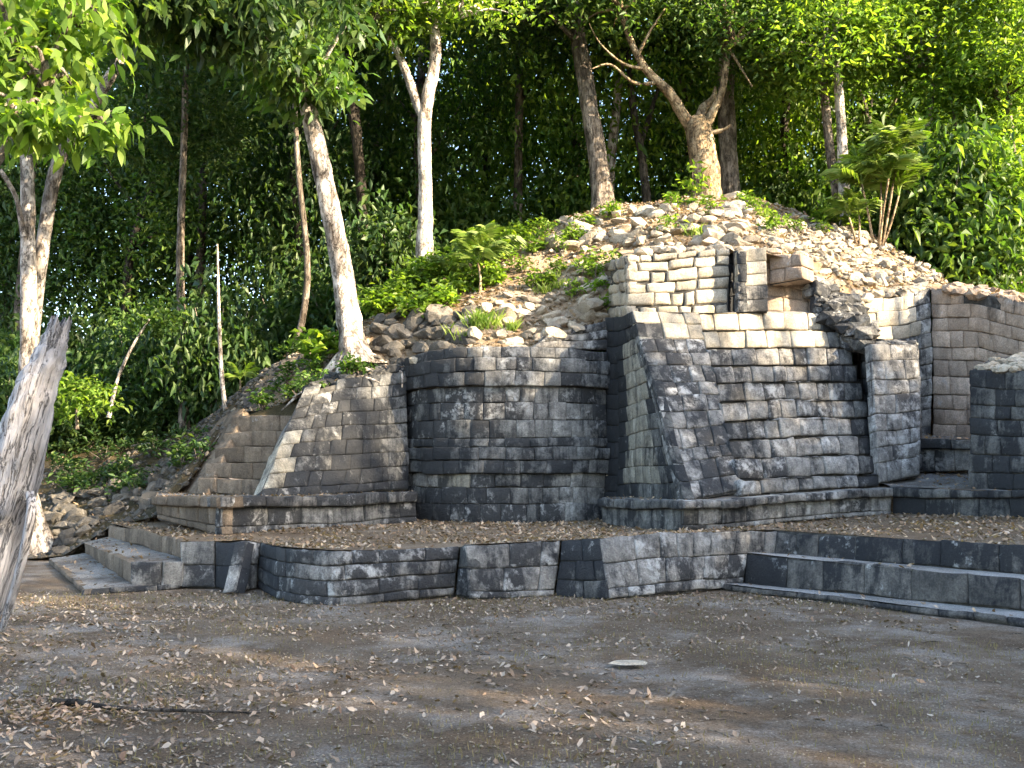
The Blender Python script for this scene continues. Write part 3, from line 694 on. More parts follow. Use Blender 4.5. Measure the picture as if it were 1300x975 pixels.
def rocks_in(poly, n, smin, smax, label, group, dark=False, extra=0):
    k = 0; tries = 0; loose = []; n0 = n; n += extra; kk = []
    while k < n and tries < n*12:
        tries += 1
        x0 = min(p[0] for p in poly); x1 = max(p[0] for p in poly); y0 = min(p[1] for p in poly); y1 = max(p[1] for p in poly)
        px, py = R.uniform(x0, x1), R.uniform(y0, y1)
        ins = False
        for (ax, ay), (bx, by) in zip(poly, poly[1:]+poly[:1]):
            if (ay > py) != (by > py) and px < (bx-ax)*(py-ay)/(by-ay)+ax: ins = not ins
        if not ins: continue
        p = pix_hill(px, py)
        if not p: continue
        o_ = place_rock(p.x, p.y, R.uniform(smin, smax)*R.uniform(.7, 1.2), label, group, dark); kk.append(o_); k += 1
    if extra:                      # the largest stay single rocks, the rest become loose cover
        kk.sort(key=lambda o: -o.scale.x); bpy.context.view_layer.update(); V = []; Fc = []
        for o in kk[n0:]:
            b = len(V); V += [o.matrix_world @ v.co for v in o.data.vertices]; Fc += [tuple(i+b for i in p.vertices) for p in o.data.polygons]
            bpy.data.objects.remove(o)
        q = link('rubble', mesh('rubble', V, Fc), M['darkrock' if dark else 'rock'], None, False); tag(q, 'small broken rubble lying between the rocks of the mound and bank', kind='stuff')
rocks_in([(620, 385), (780, 320), (790, 395), (690, 440), (600, 435), (560, 430)], 55, .08, .24, 'pale rock lying on the sunlit rubble slope above the rounded bastion', 'pale rocks above the bastion', extra=60)
rocks_in([(700, 290), (760, 268), (960, 262), (960, 312), (800, 320), (700, 330)], 55, .12, .32, 'pale rough rock on the mound crest behind the upper wall', 'rocks on the mound crest', extra=60)
rocks_in([(960, 285), (1040, 275), (1210, 350), (1180, 362), (1090, 365), (1020, 330), (960, 310)], 70, .08, .19, 'angular pale rubble stone packed on the steep right flank of the mound', 'rubble stones on the right flank', extra=330)
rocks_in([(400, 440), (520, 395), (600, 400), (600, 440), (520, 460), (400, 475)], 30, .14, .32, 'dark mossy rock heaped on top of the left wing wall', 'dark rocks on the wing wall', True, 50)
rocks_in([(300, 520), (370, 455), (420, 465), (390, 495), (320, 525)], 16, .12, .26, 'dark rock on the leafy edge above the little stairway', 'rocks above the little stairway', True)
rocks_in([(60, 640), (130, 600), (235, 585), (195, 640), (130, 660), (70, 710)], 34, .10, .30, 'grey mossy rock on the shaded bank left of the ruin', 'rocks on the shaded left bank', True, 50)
rocks_in([(1020, 352), (1090, 400), (1120, 425), (1100, 380), (1040, 340)], 14, .1, .22, 'ragged stone on the broken slope above the stone pier', 'broken stones above the pier', False)
for px, py, D, s_, lab in ((640, 400, 20.2, .34, 'largest white rock on the slope above the bastion'), (930, 262, 26.5, .5, 'big flat pale rock on the mound crest beside the stout twisted tree'),
                           (745, 385, 20.3, .42, 'dark hollowed boulder between the slope and the upper wall')):
    p = at(px, py, D); o = place_rock(p.x, p.y, s_, lab, None)
# small rubble as loose cover
def scatter_on(obj, dens, rnd, zlim=None):
    me = obj.data; me.calc_loop_triangles(); out = []
    for t in me.loop_triangles:
        a, b, c = [me.vertices[i].co for i in t.vertices]
        n = dens(*(a+b+c)/3) if callable(dens) else dens
        k = n*t.area; k = int(k)+(1 if rnd.random() < k-int(k) else 0)
        for _ in range(k):
            u, v = rnd.random(), rnd.random()
            if u+v > 1: u, v = 1-u, 1-v
            p = a+(b-a)*u+(c-a)*v
            out.append(p + Vector((obj.matrix_world.translation if obj.parent is None else obj.location+obj.parent.location)))
    return out
def stones_mesh(name, pts, smin, smax, mat, label):
    V = []; base = np.array([(1, 0, 0), (-1, 0, 0), (0, 1, 0), (0, -1, 0), (0, 0, 1), (0, 0, -1)], float)
    for p in pts:
        s_ = NR.uniform(smin, smax); q = base*NR.uniform(.55, 1.25, (6, 3))*s_ + NR.normal(0, .15*s_, (6, 3)); q[:, 2] *= .7
        V.append(q+np.array(p))
    V = np.concatenate(V)
    f = [(0, 2, 4), (2, 1, 4), (1, 3, 4), (3, 0, 4), (2, 0, 5), (1, 2, 5), (3, 1, 5), (0, 3, 5)]
    me = fastmesh(name, V, 6, f, len(pts)); o = link(name, me, M[mat], None, False); tag(o, label, kind='stuff'); return o
def mound_d(x, y, z):
    if y > 28.5 or y < line_at(x).y+.05: return 0
    if x < -6: return 0
    if x > 12: return 0
    return 26 if x > 4.5 else 14
pts = scatter_on(hill, mound_d, R); stones_mesh('rubble', pts, .035, .11, 'rock', 'small pale rubble covering the mound between larger rocks')
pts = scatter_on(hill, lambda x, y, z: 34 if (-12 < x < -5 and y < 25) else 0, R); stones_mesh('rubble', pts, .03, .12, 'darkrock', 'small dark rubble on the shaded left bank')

# ------------------------------------------------------------------ fallen leaves, grass, gravel
def litter_mesh(name, pts, smin, smax, mat, label, up=.35):
    n = len(pts); P = np.array([tuple(p) for p in pts])
    base = np.array([(-1, 0, .12), (-.35, -.42, .22), (.45, -.36, .1), (1, 0, .3), (.4, .38, .32), (-.3, .40, .05), (0, 0, -.05)], float)
    s_ = NR.uniform(smin, smax, n)**1.0; a = NR.uniform(0, 6.28, n); tx = NR.normal(0, up, n); ty = NR.normal(0, up, n); curl = NR.uniform(.1, 1.8, n)
    B = np.repeat(base[None], n, 0); B[:, :, 2] *= curl[:, None]; B[:, :, 1] *= NR.uniform(.7, 1.2, (n, 1)); B += NR.normal(0, .06, B.shape)
    B *= s_[:, None, None]
    z = B[:, :, 2]+B[:, :, 0]*tx[:, None]+B[:, :, 1]*ty[:, None]
    x = B[:, :, 0]*np.cos(a)[:, None]-B[:, :, 1]*np.sin(a)[:, None]; y = B[:, :, 0]*np.sin(a)[:, None]+B[:, :, 1]*np.cos(a)[:, None]
    z = z-z.min(1)[:, None]*.8+.002
    V = np.stack([x, y, z], 2)+P[:, None, :]
    me = fastmesh(name, V.reshape(-1, 3), 7, [(0, 1, 6), (1, 2, 6), (2, 3, 6), (3, 4, 6), (4, 5, 6), (5, 0, 6)], n)
    o = link(name, me, M[mat], None, False); tag(o, label, kind='stuff'); return o
court = []
while len(court) < 11000:
    y = 3.0+11.5*R.random()**1.0; x = R.uniform(-.56, .56)*y*1.05
    g = nz((x, y, 0), .9, 20)+.35*nz((x, y, 0), 3, 4)
    edge = math.exp(-max(0, 13-y)/1.0)*.8
    left = .35*(-x/y/.5)
    if R.random() < .30+g*.8+edge*1.3+left and y < 13.6: court.append((x, y, nz((x, y, 0), .35, 4)*.02+nz((x, y, 0), 1.3, 7)*.012))
pile = []
for _ in range(620):
    x, y = R.gauss(-3.0, .45), R.gauss(6.7, .22); pile.append((x, y, .0+.05*R.random()))
litter_mesh('fallen_leaves', court[:7500], .012, .035, 'litter', 'pale dry leaves strewn over the courtyard earth')
litter_mesh('fallen_leaves', court[7500:]+pile, .013, .038, 'litter_red', 'russet dry leaves strewn over the courtyard earth')
dk = []
for o, d in LITTER:
    loc = o.parent.location if o.parent else Vector()
    p0 = scatter_on(o, d, R)
    dk += [p for p in p0 if nz(p, 1.2, 8) > -.28+.5*R.random()-.25]
litter_mesh('fallen_leaves', dk[::2], .016, .042, 'litter', 'pale dry leaves lying on the terrace and steps')
litter_mesh('fallen_leaves', dk[1::2], .018, .05, 'litter_gold', 'russet dry leaves lying on the terrace and steps')
hl = scatter_on(hill, lambda x, y, z: 58 if (-5 < x < 12 and y < 28) else (10 if (-14 < x <= -5 and y < 28) else 0), R)
litter_mesh('fallen_leaves', hl[::3], .03, .08, 'litter', 'dry tan leaves covering the mound slope')
litter_mesh('fallen_leaves', [p for i, p in enumerate(hl) if i % 3], .03, .08, 'litter_red', 'dry russet leaves covering the mound slope')
def blades(name, pts, hmin, hmax, wd, mat, label, lean=.5):
    n = len(pts); P = np.array([tuple(p) for p in pts]); h = NR.uniform(hmin, hmax, n); a = NR.uniform(0, 6.28, n); l = NR.uniform(.1, lean, n)*h
    dx, dy = np.cos(a), np.sin(a); V = np.zeros((n, 4, 3))
    V[:, 0] = P+np.stack([-dy*wd, dx*wd, 0*h], 1); V[:, 1] = P+np.stack([dy*wd, -dx*wd, 0*h], 1)
    V[:, 2] = P+np.stack([dx*l*.4+dy*wd*.7, dy*l*.4-dx*wd*.7, h*.6], 1); V[:, 3] = P+np.stack([dx*l, dy*l, h], 1)
    me = fastmesh(name, V.reshape(-1, 3), 4, [(0, 1, 2), (0, 2, 3)], n); o = link(name, me, M[mat], None, False)
    if label: tag(o, label, kind='stuff')
    return o
gp = []
while len(gp) < 10000:
    x = R.uniform(-7.5, 4.5); y = R.uniform(5, 13.4)
    if R.random() < .12+ .9*max(0, nz((x, y, 0), .6, 33))*1.6 + math.exp(-abs(y-12.7)/.35)*.9 and abs(x/y) < .6: gp.append((x, y, 0))
blades('dry_grass', gp, .015, .055, .003, 'straw', 'sparse dry grass in the courtyard and along the wall foot')
bp = []
while len(bp) < 16000:
    y = 3+11*R.random()**1.5; x = R.uniform(-.56, .56)*y
    bp.append((x, y, .002))
stones_mesh('gravel', bp, .004, .014, 'rock', 'fine grey gravel scattered on the courtyard earth')
tw_ = []
for _ in range(260):
    y = 3.2+9*R.random()**1.4; x = R.uniform(-.55, .55)*y; a = R.uniform(0, 3.14); L = R.uniform(.04, .22)
    d = Vector((math.cos(a), math.sin(a), 0))*L; p = Vector((x, y, .012)); tw_.append(tube_data([(p, .003), (p+d*.5+Vector((0, .02*R.uniform(-1, 1), .008)), .0028), (p+d, .0015)], 4, 2, 0))
v, f = join(tw_); o = link('debris', mesh('debris', v, f), M['bark_mid'], None, False); tag(o, 'thin broken twigs scattered over the courtyard earth', kind='stuff')
fs_ = link('flat_stone', mesh('flat_stone', [Vector((x*.17+nz((x, y, 1), 3)*.03, y*.10, z*.012-.004)) + at(797, 841, 8.35)*1 for x, y, z in [(-1, -.3, 0), (-.3, -1, 0), (.7, -.8, 0), (1, .2, 0), (.4, 1, 0), (-.6, .8, 0), (-.8, -.2, 1), (-.2, -.7, 1), (.6, -.6, 1.2), (.8, .2, 1), (.3, .8, 1), (-.5, .6, 1)]],
                                  [(6, 7, 8, 9, 10, 11)]+[(i, (i+1) % 6, 6+(i+1) % 6, 6+i) for i in range(6)]), M['rock'], None, False)
tag(fs_, 'flat whitish stone bedded in the courtyard earth', 'stone')

# ------------------------------------------------------------------ trunks
def tpts(L): return [(at(px, py, D), r) for px, py, D, r in L]

# ------------------------------------------------------------------ leaves
def leaves_np(Pc, size, elong=.42, droop=.35, fold=.18, jit=.35, outward=None):
    """kite leaves folded along the midrib: 4 vertices, 2 faces"""
    n = len(Pc); s_ = size*NR.uniform(1-jit, 1+jit, n)
    az = NR.uniform(0, 2*np.pi, n); el = NR.normal(-droop, .45, n)
    d = np.stack([np.cos(az)*np.cos(el), np.sin(az)*np.cos(el), np.sin(el)], 1)
    rr = NR.normal(0, 1, (n, 3)); rr[:, 2] = np.abs(rr[:, 2])+.6; rr -= d*(rr*d).sum(1)[:, None]; nrm = rr/np.linalg.norm(rr, axis=1)[:, None]
    sd_ = np.cross(d, nrm)
    V = np.zeros((n, 4, 3))
    V[:, 0] = Pc; V[:, 1] = Pc+(d*.45+sd_*elong*.5+nrm*fold)*s_[:, None]; V[:, 2] = Pc+(d-nrm*.12)*s_[:, None]; V[:, 3] = Pc+(d*.45-sd_*elong*.5+nrm*fold)*s_[:, None]
    return V.reshape(-1, 3)
def leafmesh(name, Pc, size, fine=False, **kw):
    if fine:
        K = leaves_np(Pc, size, elong=.36, droop=.6, fold=.05, **kw).reshape(-1, 4, 3); b, l, t, r = K[:, 0], K[:, 1], K[:, 2], K[:, 3]
        m = (l+r)/2; up = (b+t)/2-m; V = np.zeros((len(K), 8, 3)); g = np.array([0, 0, -1.0])*np.linalg.norm(t-b, axis=1)[:, None]
        V[:, 0] = b; V[:, 1] = b+(l-b)*.55+(l-m)*.22; V[:, 2] = l+(t-b)*.05; V[:, 3] = t+(l-t)*.5+(l-m)*.2+g*.03; V[:, 4] = t+g*.12
        V[:, 5] = t+(r-t)*.5+(r-m)*.2+g*.03; V[:, 6] = r+(t-b)*.05; V[:, 7] = b+(r-b)*.55+(r-m)*.22
        W = np.concatenate([V, (m+g*.02)[:, None]], 1).reshape(-1, 3)
        return fastmesh(name, W, 9, [(8, i, (i+1) % 8) for i in range(8)], len(K))
    return fastmesh(name, leaves_np(Pc, size, **kw), 4, [(0, 1, 2), (0, 2, 3)], len(Pc))
def cloud(n_cl, per, rad, spread, centre=(0, 0, 0), shell=.55, seed=0, flat=.6):
    d = NR.normal(0, 1, (n_cl, 3)); d /= np.linalg.norm(d, axis=1)[:, None]
    r = (shell+(1-shell)*NR.uniform(0, 1, n_cl)) * (1+.22*np.sin(d[:, 0]*4+seed)+.18*np.sin(d[:, 2]*5+seed*2)+.12*np.sin(d[:, 1]*7))
    c = d*r[:, None]*np.array(rad)
    q = NR.normal(0, 1, (n_cl, per, 3))*np.array([spread, spread, spread*flat])
    q += NR.normal(0, spread*.25, (n_cl, 1, 3))
    return (c[:, None]+q).reshape(-1, 3)+np.array(centre), c+np.array(centre)
LAND = [(-60, 'the left edge'), (45, 'the twin stemmed pale tree'), (150, 'the leaning lit sapling'), (232, 'the slender straight trunk'), (282, 'the dead white pole'), (385, 'the crooked grey trunk'), (440, 'the big leaning trunk'), (540, 'the white forked trunk'),
        (620, 'the feathery mound palm'), (755, 'the rough grey trunk'), (820, 'the small dark forked tree'), (900, 'the stout twisted tree'), (1000, 'the bare rubble flank'), (1068, 'the paired slim trunks'), (1120, 'the bamboo palm clump'), (1200, 'the shrine wall corner'), (1300, 'the right edge')]
USED = set()
def unique_label(base, px, depth):
    """a label that places this one by the nearest landmark and how far back it stands"""
    k = min(LAND, key=lambda t: abs(t[0]-px)); side = 'left of' if px < k[0] else 'right of'
    for word in ('', 'just ', 'further '):
        lab = f'{base}, {depth}, {word}{side} {k[1]}'
        if abs(px-k[0]) > 25 and word == 'just ': continue
        if lab not in USED: break
    USED.add(lab); return lab
def add_tree(label, trunk, r_bark, cat='tree', group=None, limbs=(), crown=None, leaf='leaf', lsize=.2, name='tree', flare=.35, sides=12, extra_parts=(), twigs=0, fine=False):
    """trunk / limbs lists of (px, py, D, radius); crown list of (centre Vector, (rx,ry,rz), clumps, per, spread)"""
    tp = trunk if isinstance(trunk[0][0], Vector) else tpts(trunk)
    root = empty(name, tp[0][0]); tag(root, label, cat, group); bpy.context.view_layer.update()
    sd0 = R.random()*20
    vs, fs = tube_data(tp, sides, 7, .07, flare, sd0); link('trunk', mesh('trunk', vs, fs), M[r_bark], root)
    for L in limbs:
        lp_ = L if isinstance(L[0][0], Vector) else tpts(L)
        vs, fs = tube_data(lp_, 9, 5, .08, 0, R.random()*20); nm = 'root' if any(L is q for q in ROOTS) else 'limb'; link(nm, mesh(nm, vs, fs), M[r_bark], root)
    if crown:
        P = []; tw = []
        for cc, rad, ncl, per, spr in crown:
            a, b = cloud(ncl, per, rad, spr, tuple(cc), seed=R.random()*6); P.append(a)
            if twigs:
                for c in b[:twigs]:
                    c = Vector(c); m = Vector(cc); m.z -= rad[2]*.5
                    tw.append(tube_data([(m, .05), (m.lerp(c, .5)+Vector((0, 0, .2)), .03), (c, .008)], 5, 3, 0, 0, 0))
        o = link('crown', leafmesh('crown', np.concatenate(P), lsize, fine=fine), M[leaf], root, False)
        if tw:
            v, f = join(tw); link('branches', mesh('branches', v, f), M[r_bark], root)
    return root

# --- prototype forest trees, copied below
def proto_crown(k, n_cl=330, per=26, lsize=.185, rad=(2.6, 2.6, 5.0)):
    P, c = cloud(n_cl, per, rad, .42, (0, 0, 0), .45, k*1.9)
    return leafmesh('crown', P, lsize)
CR = []
for k in range(5):
    m = proto_crown(k); m.materials.append(M['leaf']); CR.append(m)
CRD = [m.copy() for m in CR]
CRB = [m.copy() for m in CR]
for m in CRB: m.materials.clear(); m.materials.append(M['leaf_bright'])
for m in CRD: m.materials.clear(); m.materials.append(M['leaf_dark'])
TRK = []
for k in range(5):
    parts = []
    pts = [(Vector((0, 0, -1)), .17)]+[(Vector((NR.normal(0, .25), NR.normal(0, .2), z)), .16-.008*z) for z in (2, 5, 8, 12)]
    parts.append(tube_data(pts, 9, 4, .08, .4, k))
    for j in range(7):
        z = 5+j; p = Vector((0, 0, z)); a = j*2.1+k; e = p+Vector((math.cos(a)*1.9, math.sin(a)*1.9, 2.2))
        parts.append(tube_data([(p, .06), (p.lerp(e, .5)+Vector((0, 0, -.2)), .04), (e, .012)], 5, 3, 0, 0, 0))
    v, f = join(parts); me = mesh('trunk', v, f); me.materials.append(M[('bark_mid', 'bark_dark', 'bark_pale', 'bark_dark', 'bark_mid')[k]])
    me.polygons.foreach_set('use_smooth', [True]*len(me.polygons)); TRK.append(me)
def forest_tree(x, y, h, label, group, s=1.0, dark=False, czf=.62, sz=1.0, zg=None):
    z = ground_z(x, y) if zg is None else zg
    k = R.randrange(5)
    root = empty('forest_tree', (x, y, z-.1)); tag(root, label, 'tree', group)
    t = bpy.data.objects.new('trunk', TRK[k]); C.objects.link(t); t.parent = root; t.scale = (s, s, h/13.0); t.rotation_euler = (R.uniform(-.04, .04), R.uniform(-.06, .06), R.uniform(0, 6.28))
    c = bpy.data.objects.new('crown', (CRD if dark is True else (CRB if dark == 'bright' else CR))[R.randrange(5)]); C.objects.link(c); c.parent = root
    c.location = (R.uniform(-.4, .4), R.uniform(-.4, .4), h*czf); c.scale = (s*R.uniform(.9, 1.15), s*R.uniform(.9, 1.15), sz*h*.075); c.rotation_euler = (0, 0, R.uniform(0, 6.28))
    return root

# background forest
lab_l = 'slender forest tree in the dark wood left of the mound'
lab_m = 'forest tree in the dark wood behind the mound crest'
lab_r = 'leafy forest tree in the wood behind the shrine wall'
spots = []
for row, (D, step) in enumerate(((32, 3.2), (37, 3.6), (43, 4.0))):
    x = -D*.60
    while x < D*.66:
        xx = x+R.uniform(-.8, .8); yy = D+R.uniform(-1.3, 1.3); spots.append((xx, yy, row)); x += step
for x, y, row in spots:
    px = x/y*F+650
    lab, grp = (lab_l, 'trees in the dark wood left of the mound') if px < 520 else ((lab_m, 'trees behind the mound crest') if px < 1000 else (lab_r, 'trees behind the shrine wall'))
    h = R.uniform(15, 21); lab = unique_label('forest tree', px, ('nearest row', 'middle row', 'rearmost row')[row])
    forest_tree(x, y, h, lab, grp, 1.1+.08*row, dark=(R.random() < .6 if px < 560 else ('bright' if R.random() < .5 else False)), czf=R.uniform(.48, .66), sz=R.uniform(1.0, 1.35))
# far wood, too deep to tell trees apart
n = 150000
P = np.stack([NR.uniform(-42, 42, n), NR.uniform(50, 60, n), 3+NR.uniform(-1, 27, n)], 1)
keep = np.array([noise.noise(Vector((p[0]*.22, p[1]*.05, p[2]*.22))) > -.26 for p in P]); P = P[keep]
o = link('far_wood', leafmesh('far_wood', P, .34), M['leaf'], None, False); tag(o, 'dense far wood closing the view between the tree trunks', kind='stuff')

# understory bushes
BSH = []
for k in range(4):
    P, c = cloud(130, 26, (1.0, 1.0, .85), .26, (0, 0, .7), .35, k*2.3); m = leafmesh('foliage', P, .17); m.materials.append(M['leaf']); BSH.append(m)
BSHD = [m.copy() for m in BSH]
for m in BSHD: m.materials.clear(); m.materials.append(M['leaf_dark'])
st_parts = []
for j in range(8):
    a = j*.8; st_parts.append(tube_data([(Vector((0, 0, -.2)), .025), (Vector((math.cos(a)*.3, math.sin(a)*.3, .6)), .015), (Vector((math.cos(a)*.7, math.sin(a)*.7, 1.2)), .006)], 5, 3, 0))
v, f = join(st_parts); STM = mesh('stem', v, f); STM.materials.append(M['bark_mid'])
def bush(x, y, s, label, group, dark=True, zs=1.0):
    root = empty('bush', (x, y, ground_z(x, y))); tag(root, label, 'bush', group)
    for nm, me in (('foliage', R.choice(BSHD if dark else BSH)), ('stem', STM)):
        o = bpy.data.objects.new(nm, me); C.objects.link(o); o.parent = root; o.scale = (s, s, s*zs); o.rotation_euler = (0, 0, R.uniform(0, 6.28))
    return root
for i in range(46):
    D = R.uniform(25.5, 34); x = R.uniform(-.58, -.12)*D
    bush(x, D, R.uniform(.9, 1.7), unique_label('dark leafy bush', x/D*F+650, 'nearer the bank' if D < 28 else ('half way back' if D < 31 else 'deep in the wood')), 'undergrowth left of the mound', True, R.uniform(1, 1.8))
for i in range(22):
    x = R.uniform(-3, 12); D = R.uniform(31, 35)
    bush(x, D, R.uniform(1.2, 1.9), unique_label('leafy bush behind the crest', x/D*F+650, 'near' if D < 33 else 'deeper'), 'undergrowth behind the mound', False, R.uniform(1.2, 2))
for i in range(14):
    D = R.uniform(25, 31); x = R.uniform(.42, .60)*D
    bush(x, D, R.uniform(1.0, 1.7), unique_label('sunlit leafy bush', x/D*F+650, 'near' if D < 28 else 'farther back'), 'bushes behind the shrine wall', False, R.uniform(1, 1.6))

# trees one can tell apart -------------------------------------------------
ROOTS = []
for a_, ln in ((-2.9, 1.1), (-2.3, .95), (-1.75, .8), (-1.2, .85), (-.6, 1.1), (0.1, .9), (2.6, .9)):
    c_ = at(446, 445, 19.95); q = []
    for t, r_ in ((0, .15), (.25, .12), (.5, .075), (.75, .05), (1.0, .03), (1.25, .012)):
        aa = a_+.35*math.sin(t*4+a_*3); x = c_.x+math.cos(aa)*t*ln; y = c_.y+math.sin(aa)*t*ln; f_ = line_at(x)
        z = ground_z(x, y) if y > f_.y else f_.z-.7*(f_.y-y)
        q.append((Vector((x, y, z+(.38 if t == 0 else (.13 if t < .3 else .02)))), r_))
    ROOTS.append(q)
V3 = Vector
add_tree('pale leaning trunk with exposed roots on the left wing wall', [(456, 470, 19.9, .34), (447, 430, 20, .27), (432, 330, 20, .215), (412, 230, 20, .20), (392, 140, 20, .18), (372, 60, 20.2, .15), (350, -60, 20.4, .12)], 'bark_pale', flare=.5, sides=16,
         limbs=ROOTS + [[(392, 140, 20, .1), (410, 80, 19.6, .06), (440, 30, 19.2, .03)]],
         crown=[(at(385, 95, 19.6), (1.0, .9, .8), 55, 22, .25), (at(340, 40, 20), (1.6, 1.2, 1.1), 80, 22, .3), (at(360, -110, 20.5), (3, 3, 1.8), 260, 30, .4)], lsize=.26, twigs=10, fine=True)
add_tree('white forked trunk standing on the mound left of the palm clump', [(538, 345, 23, .20), (540, 250, 23, .165), (539, 150, 23, .16), (553, 70, 23, .135), (547, 0, 23, .12), (540, -120, 23, .09)], 'bark_pale', flare=.25, sides=14,
         limbs=[[(539, 152, 23, .12), (527, 125, 23, .115), (513, 85, 23, .10), (496, 50, 23, .075), (470, 10, 23, .05), (440, -40, 23, .03)], [(550, 20, 23, .06), (575, -20, 23, .04), (620, -60, 22.6, .02)]],
         crown=[(at(470, 20, 22.6), (1.3, 1, .6), 60, 22, .28), (at(585, 10, 22.6), (1.3, 1.0, .45), 44, 20, .26), (at(540, -130, 23), (3.6, 3.2, 2.0), 300, 30, .4)], leaf='leaf_bright', lsize=.2, twigs=12)
add_tree('rough grey trunk leaning left on the mound crest', [(768, 268, 27.5, .30), (757, 190, 27.5, .27), (744, 110, 27.6, .25), (733, 40, 27.7, .23), (720, -60, 28, .18)], 'bark_mid', flare=.3, sides=14,
         limbs=[[(740, 60, 27.6, .09), (700, 20, 27.4, .06), (660, -30, 27.2, .03)]], crown=[(at(700, -90, 28), (4, 3.4, 3.0), 380, 32, .45), (at(660, 10, 28), (1.8, 1.5, 1.2), 90, 26, .35)], leaf='leaf_dark', lsize=.2, twigs=12)
add_tree('stout tree with twisted ochre limbs on the mound crest', [(897, 262, 26.8, .44), (896, 215, 26.8, .38), (886, 165, 26.8, .36), (882, 150, 26.8, .30)], 'bark_ochre', flare=.3, sides=16,
         limbs=[[(880, 165, 26.8, .2), (868, 148, 26.7, .17), (850, 118, 26.5, .14), (820, 88, 26.3, .11), (800, 50, 26.2, .085), (785, 5, 26, .06), (770, -50, 26, .04)], [(893, 165, 26.8, .17), (906, 140, 26.6, .12), (918, 110, 26.4, .10), (924, 60, 26.3, .08), (930, 0, 26.3, .06)],
                [(888, 155, 26.9, .18), (893, 138, 27, .14), (905, 125, 27, .09), (908, 110, 27, .03)],
                [(835, 105, 26.4, .06), (805, 105, 26.2, .045), (775, 82, 26, .03), (750, 88, 25.9, .015)], [(820, 88, 26.3, .05), (790, 80, 26, .035), (762, 55, 26, .02), (748, 30, 26, .01)],
                [(810, 70, 26.2, .05), (825, 40, 26, .035), (845, 10, 26, .02)], [(905, 168, 26.7, .07), (918, 165, 26.6, .05), (928, 158, 26.5, .02)], [(924, 60, 26.3, .05), (940, 85, 26, .03), (955, 110, 25.9, .015)]],
         crown=[(at(930, 30, 26), (1.7, 1.3, 1.2), 70, 22, .34), (at(790, -10, 26), (2.2, 1.6, 1.0), 80, 24, .34), (at(860, -120, 27), (4.5, 3.4, 2.4), 300, 30, .45)], lsize=.2, twigs=10)
add_tree('dark brown trunk right behind the stout twisted tree', [(927, 255, 29, .30), (924, 180, 29, .27), (922, 100, 29, .25), (925, 20, 29, .22), (930, -80, 29, .16)], 'bark_mid', flare=.2,
         crown=[(at(950, -60, 29), (4, 3, 3), 320, 30, .45)], lsize=.2)
add_tree('pale slim trunk beside the palm at right of the crest', [(1073, 290, 26.3, .16), (1070, 200, 26.3, .14), (1064, 100, 26.3, .12), (1058, 20, 26.3, .1)], 'bark_pale', flare=.2,
         crown=[(at(1045, 40, 26), (2.3, 1.8, 1.8), 190, 26, .36), (at(1040, -110, 27), (2.6, 2.4, 1.8), 200, 30, .4)], leaf='leaf_bright', lsize=.19, twigs=10)
add_tree('brown slim trunk left of the pale one beside the palm', [(1070, 285, 26.9, .15), (1055, 200, 26.9, .13), (1046, 110, 26.9, .12), (1040, 20, 27, .1)], 'bark_mid', flare=.2,
         crown=[(at(1000, 30, 27), (2.4, 1.8, 1.6), 170, 26, .36)], lsize=.19, twigs=8)
add_tree('sunlit leafy tree spreading over the right flank of the mound', [(1158, 345, 27, .10), (1168, 250, 27, .09), (1180, 150, 27, .08), (1190, 40, 27, .06)], 'bark_pale', flare=.2,
         crown=[(at(1170, 50, 26.8), (2.3, 1.8, 1.6), 230, 27, .36), (at(1215, 150, 27), (1.4, 1.3, 1.5), 120, 25, .33), (at(1235, 230, 27), (.9, .9, .8), 50, 22, .3), (at(1170, -80, 27), (3.2, 2.5, 1.8), 260, 28, .4)], leaf='leaf_bright', lsize=.2, twigs=14)
add_tree('tall leafy tree with drooping sunlit foliage at the right edge', [(1290, 360, 26, .12), (1285, 200, 26, .10), (1275, 80, 26, .08), (1270, -40, 26, .06)], 'bark_mid', flare=.2,
         crown=[(at(1270, 90, 26), (1.3, 1.4, 1.9), 150, 27, .34), (at(1245, 215, 26), (1.3, 1.2, .9), 90, 25, .32), (at(1290, 260, 26), (1.3, 1.3, .9), 90, 24, .32), (at(1280, -80, 26), (3.0, 2.5, 1.8), 240, 28, .4)], leaf='leaf_bright', lsize=.2, twigs=14)
add_tree('slender straight pale trunk in the wood at left', [(234, 545, 26, .13), (231, 430, 26, .115), (229, 320, 26, .10), (233, 200, 26, .09), (236, 80, 26, .08)], 'bark_mid', flare=.2,
         crown=[(at(235, 60, 26.5), (2.6, 2.2, 2.0), 220, 28, .4), (at(220, 170, 27.2), (2.0, 1.6, .9), 110, 26, .36)], leaf='leaf_dark', lsize=.19)
add_tree('thin dead white pole of a sapling left of the little stairway', [(287, 530, 22.5, .055), (281, 470, 22.5, .05), (278, 400, 22.5, .04), (276, 310, 22.5, .02)], 'bark_pale', cat='sapling', flare=.1, sides=8)
add_tree('thin crooked grey trunk left of the big leaning trunk', [(367, 465, 24, .09), (385, 400, 24, .08), (390, 330, 24, .075), (380, 230, 24, .07), (375, 150, 24, .06), (372, 30, 24, .05)], 'bark_mid', flare=.2, crown=[(at(370, -40, 25), (2.6, 2.2, 1.6), 200, 28, .4)], leaf='leaf_dark')
add_tree('dim grey trunk between the leaning and the forked trunks', [(462, 380, 29, .16), (460, 260, 29, .15), (450, 150, 29, .17), (438, 70, 29, .14)], 'bark_dark', flare=.2, crown=[(at(440, 20, 29.5), (3.2, 2.2, 2.0), 220, 28, .42)], leaf='leaf_dark')
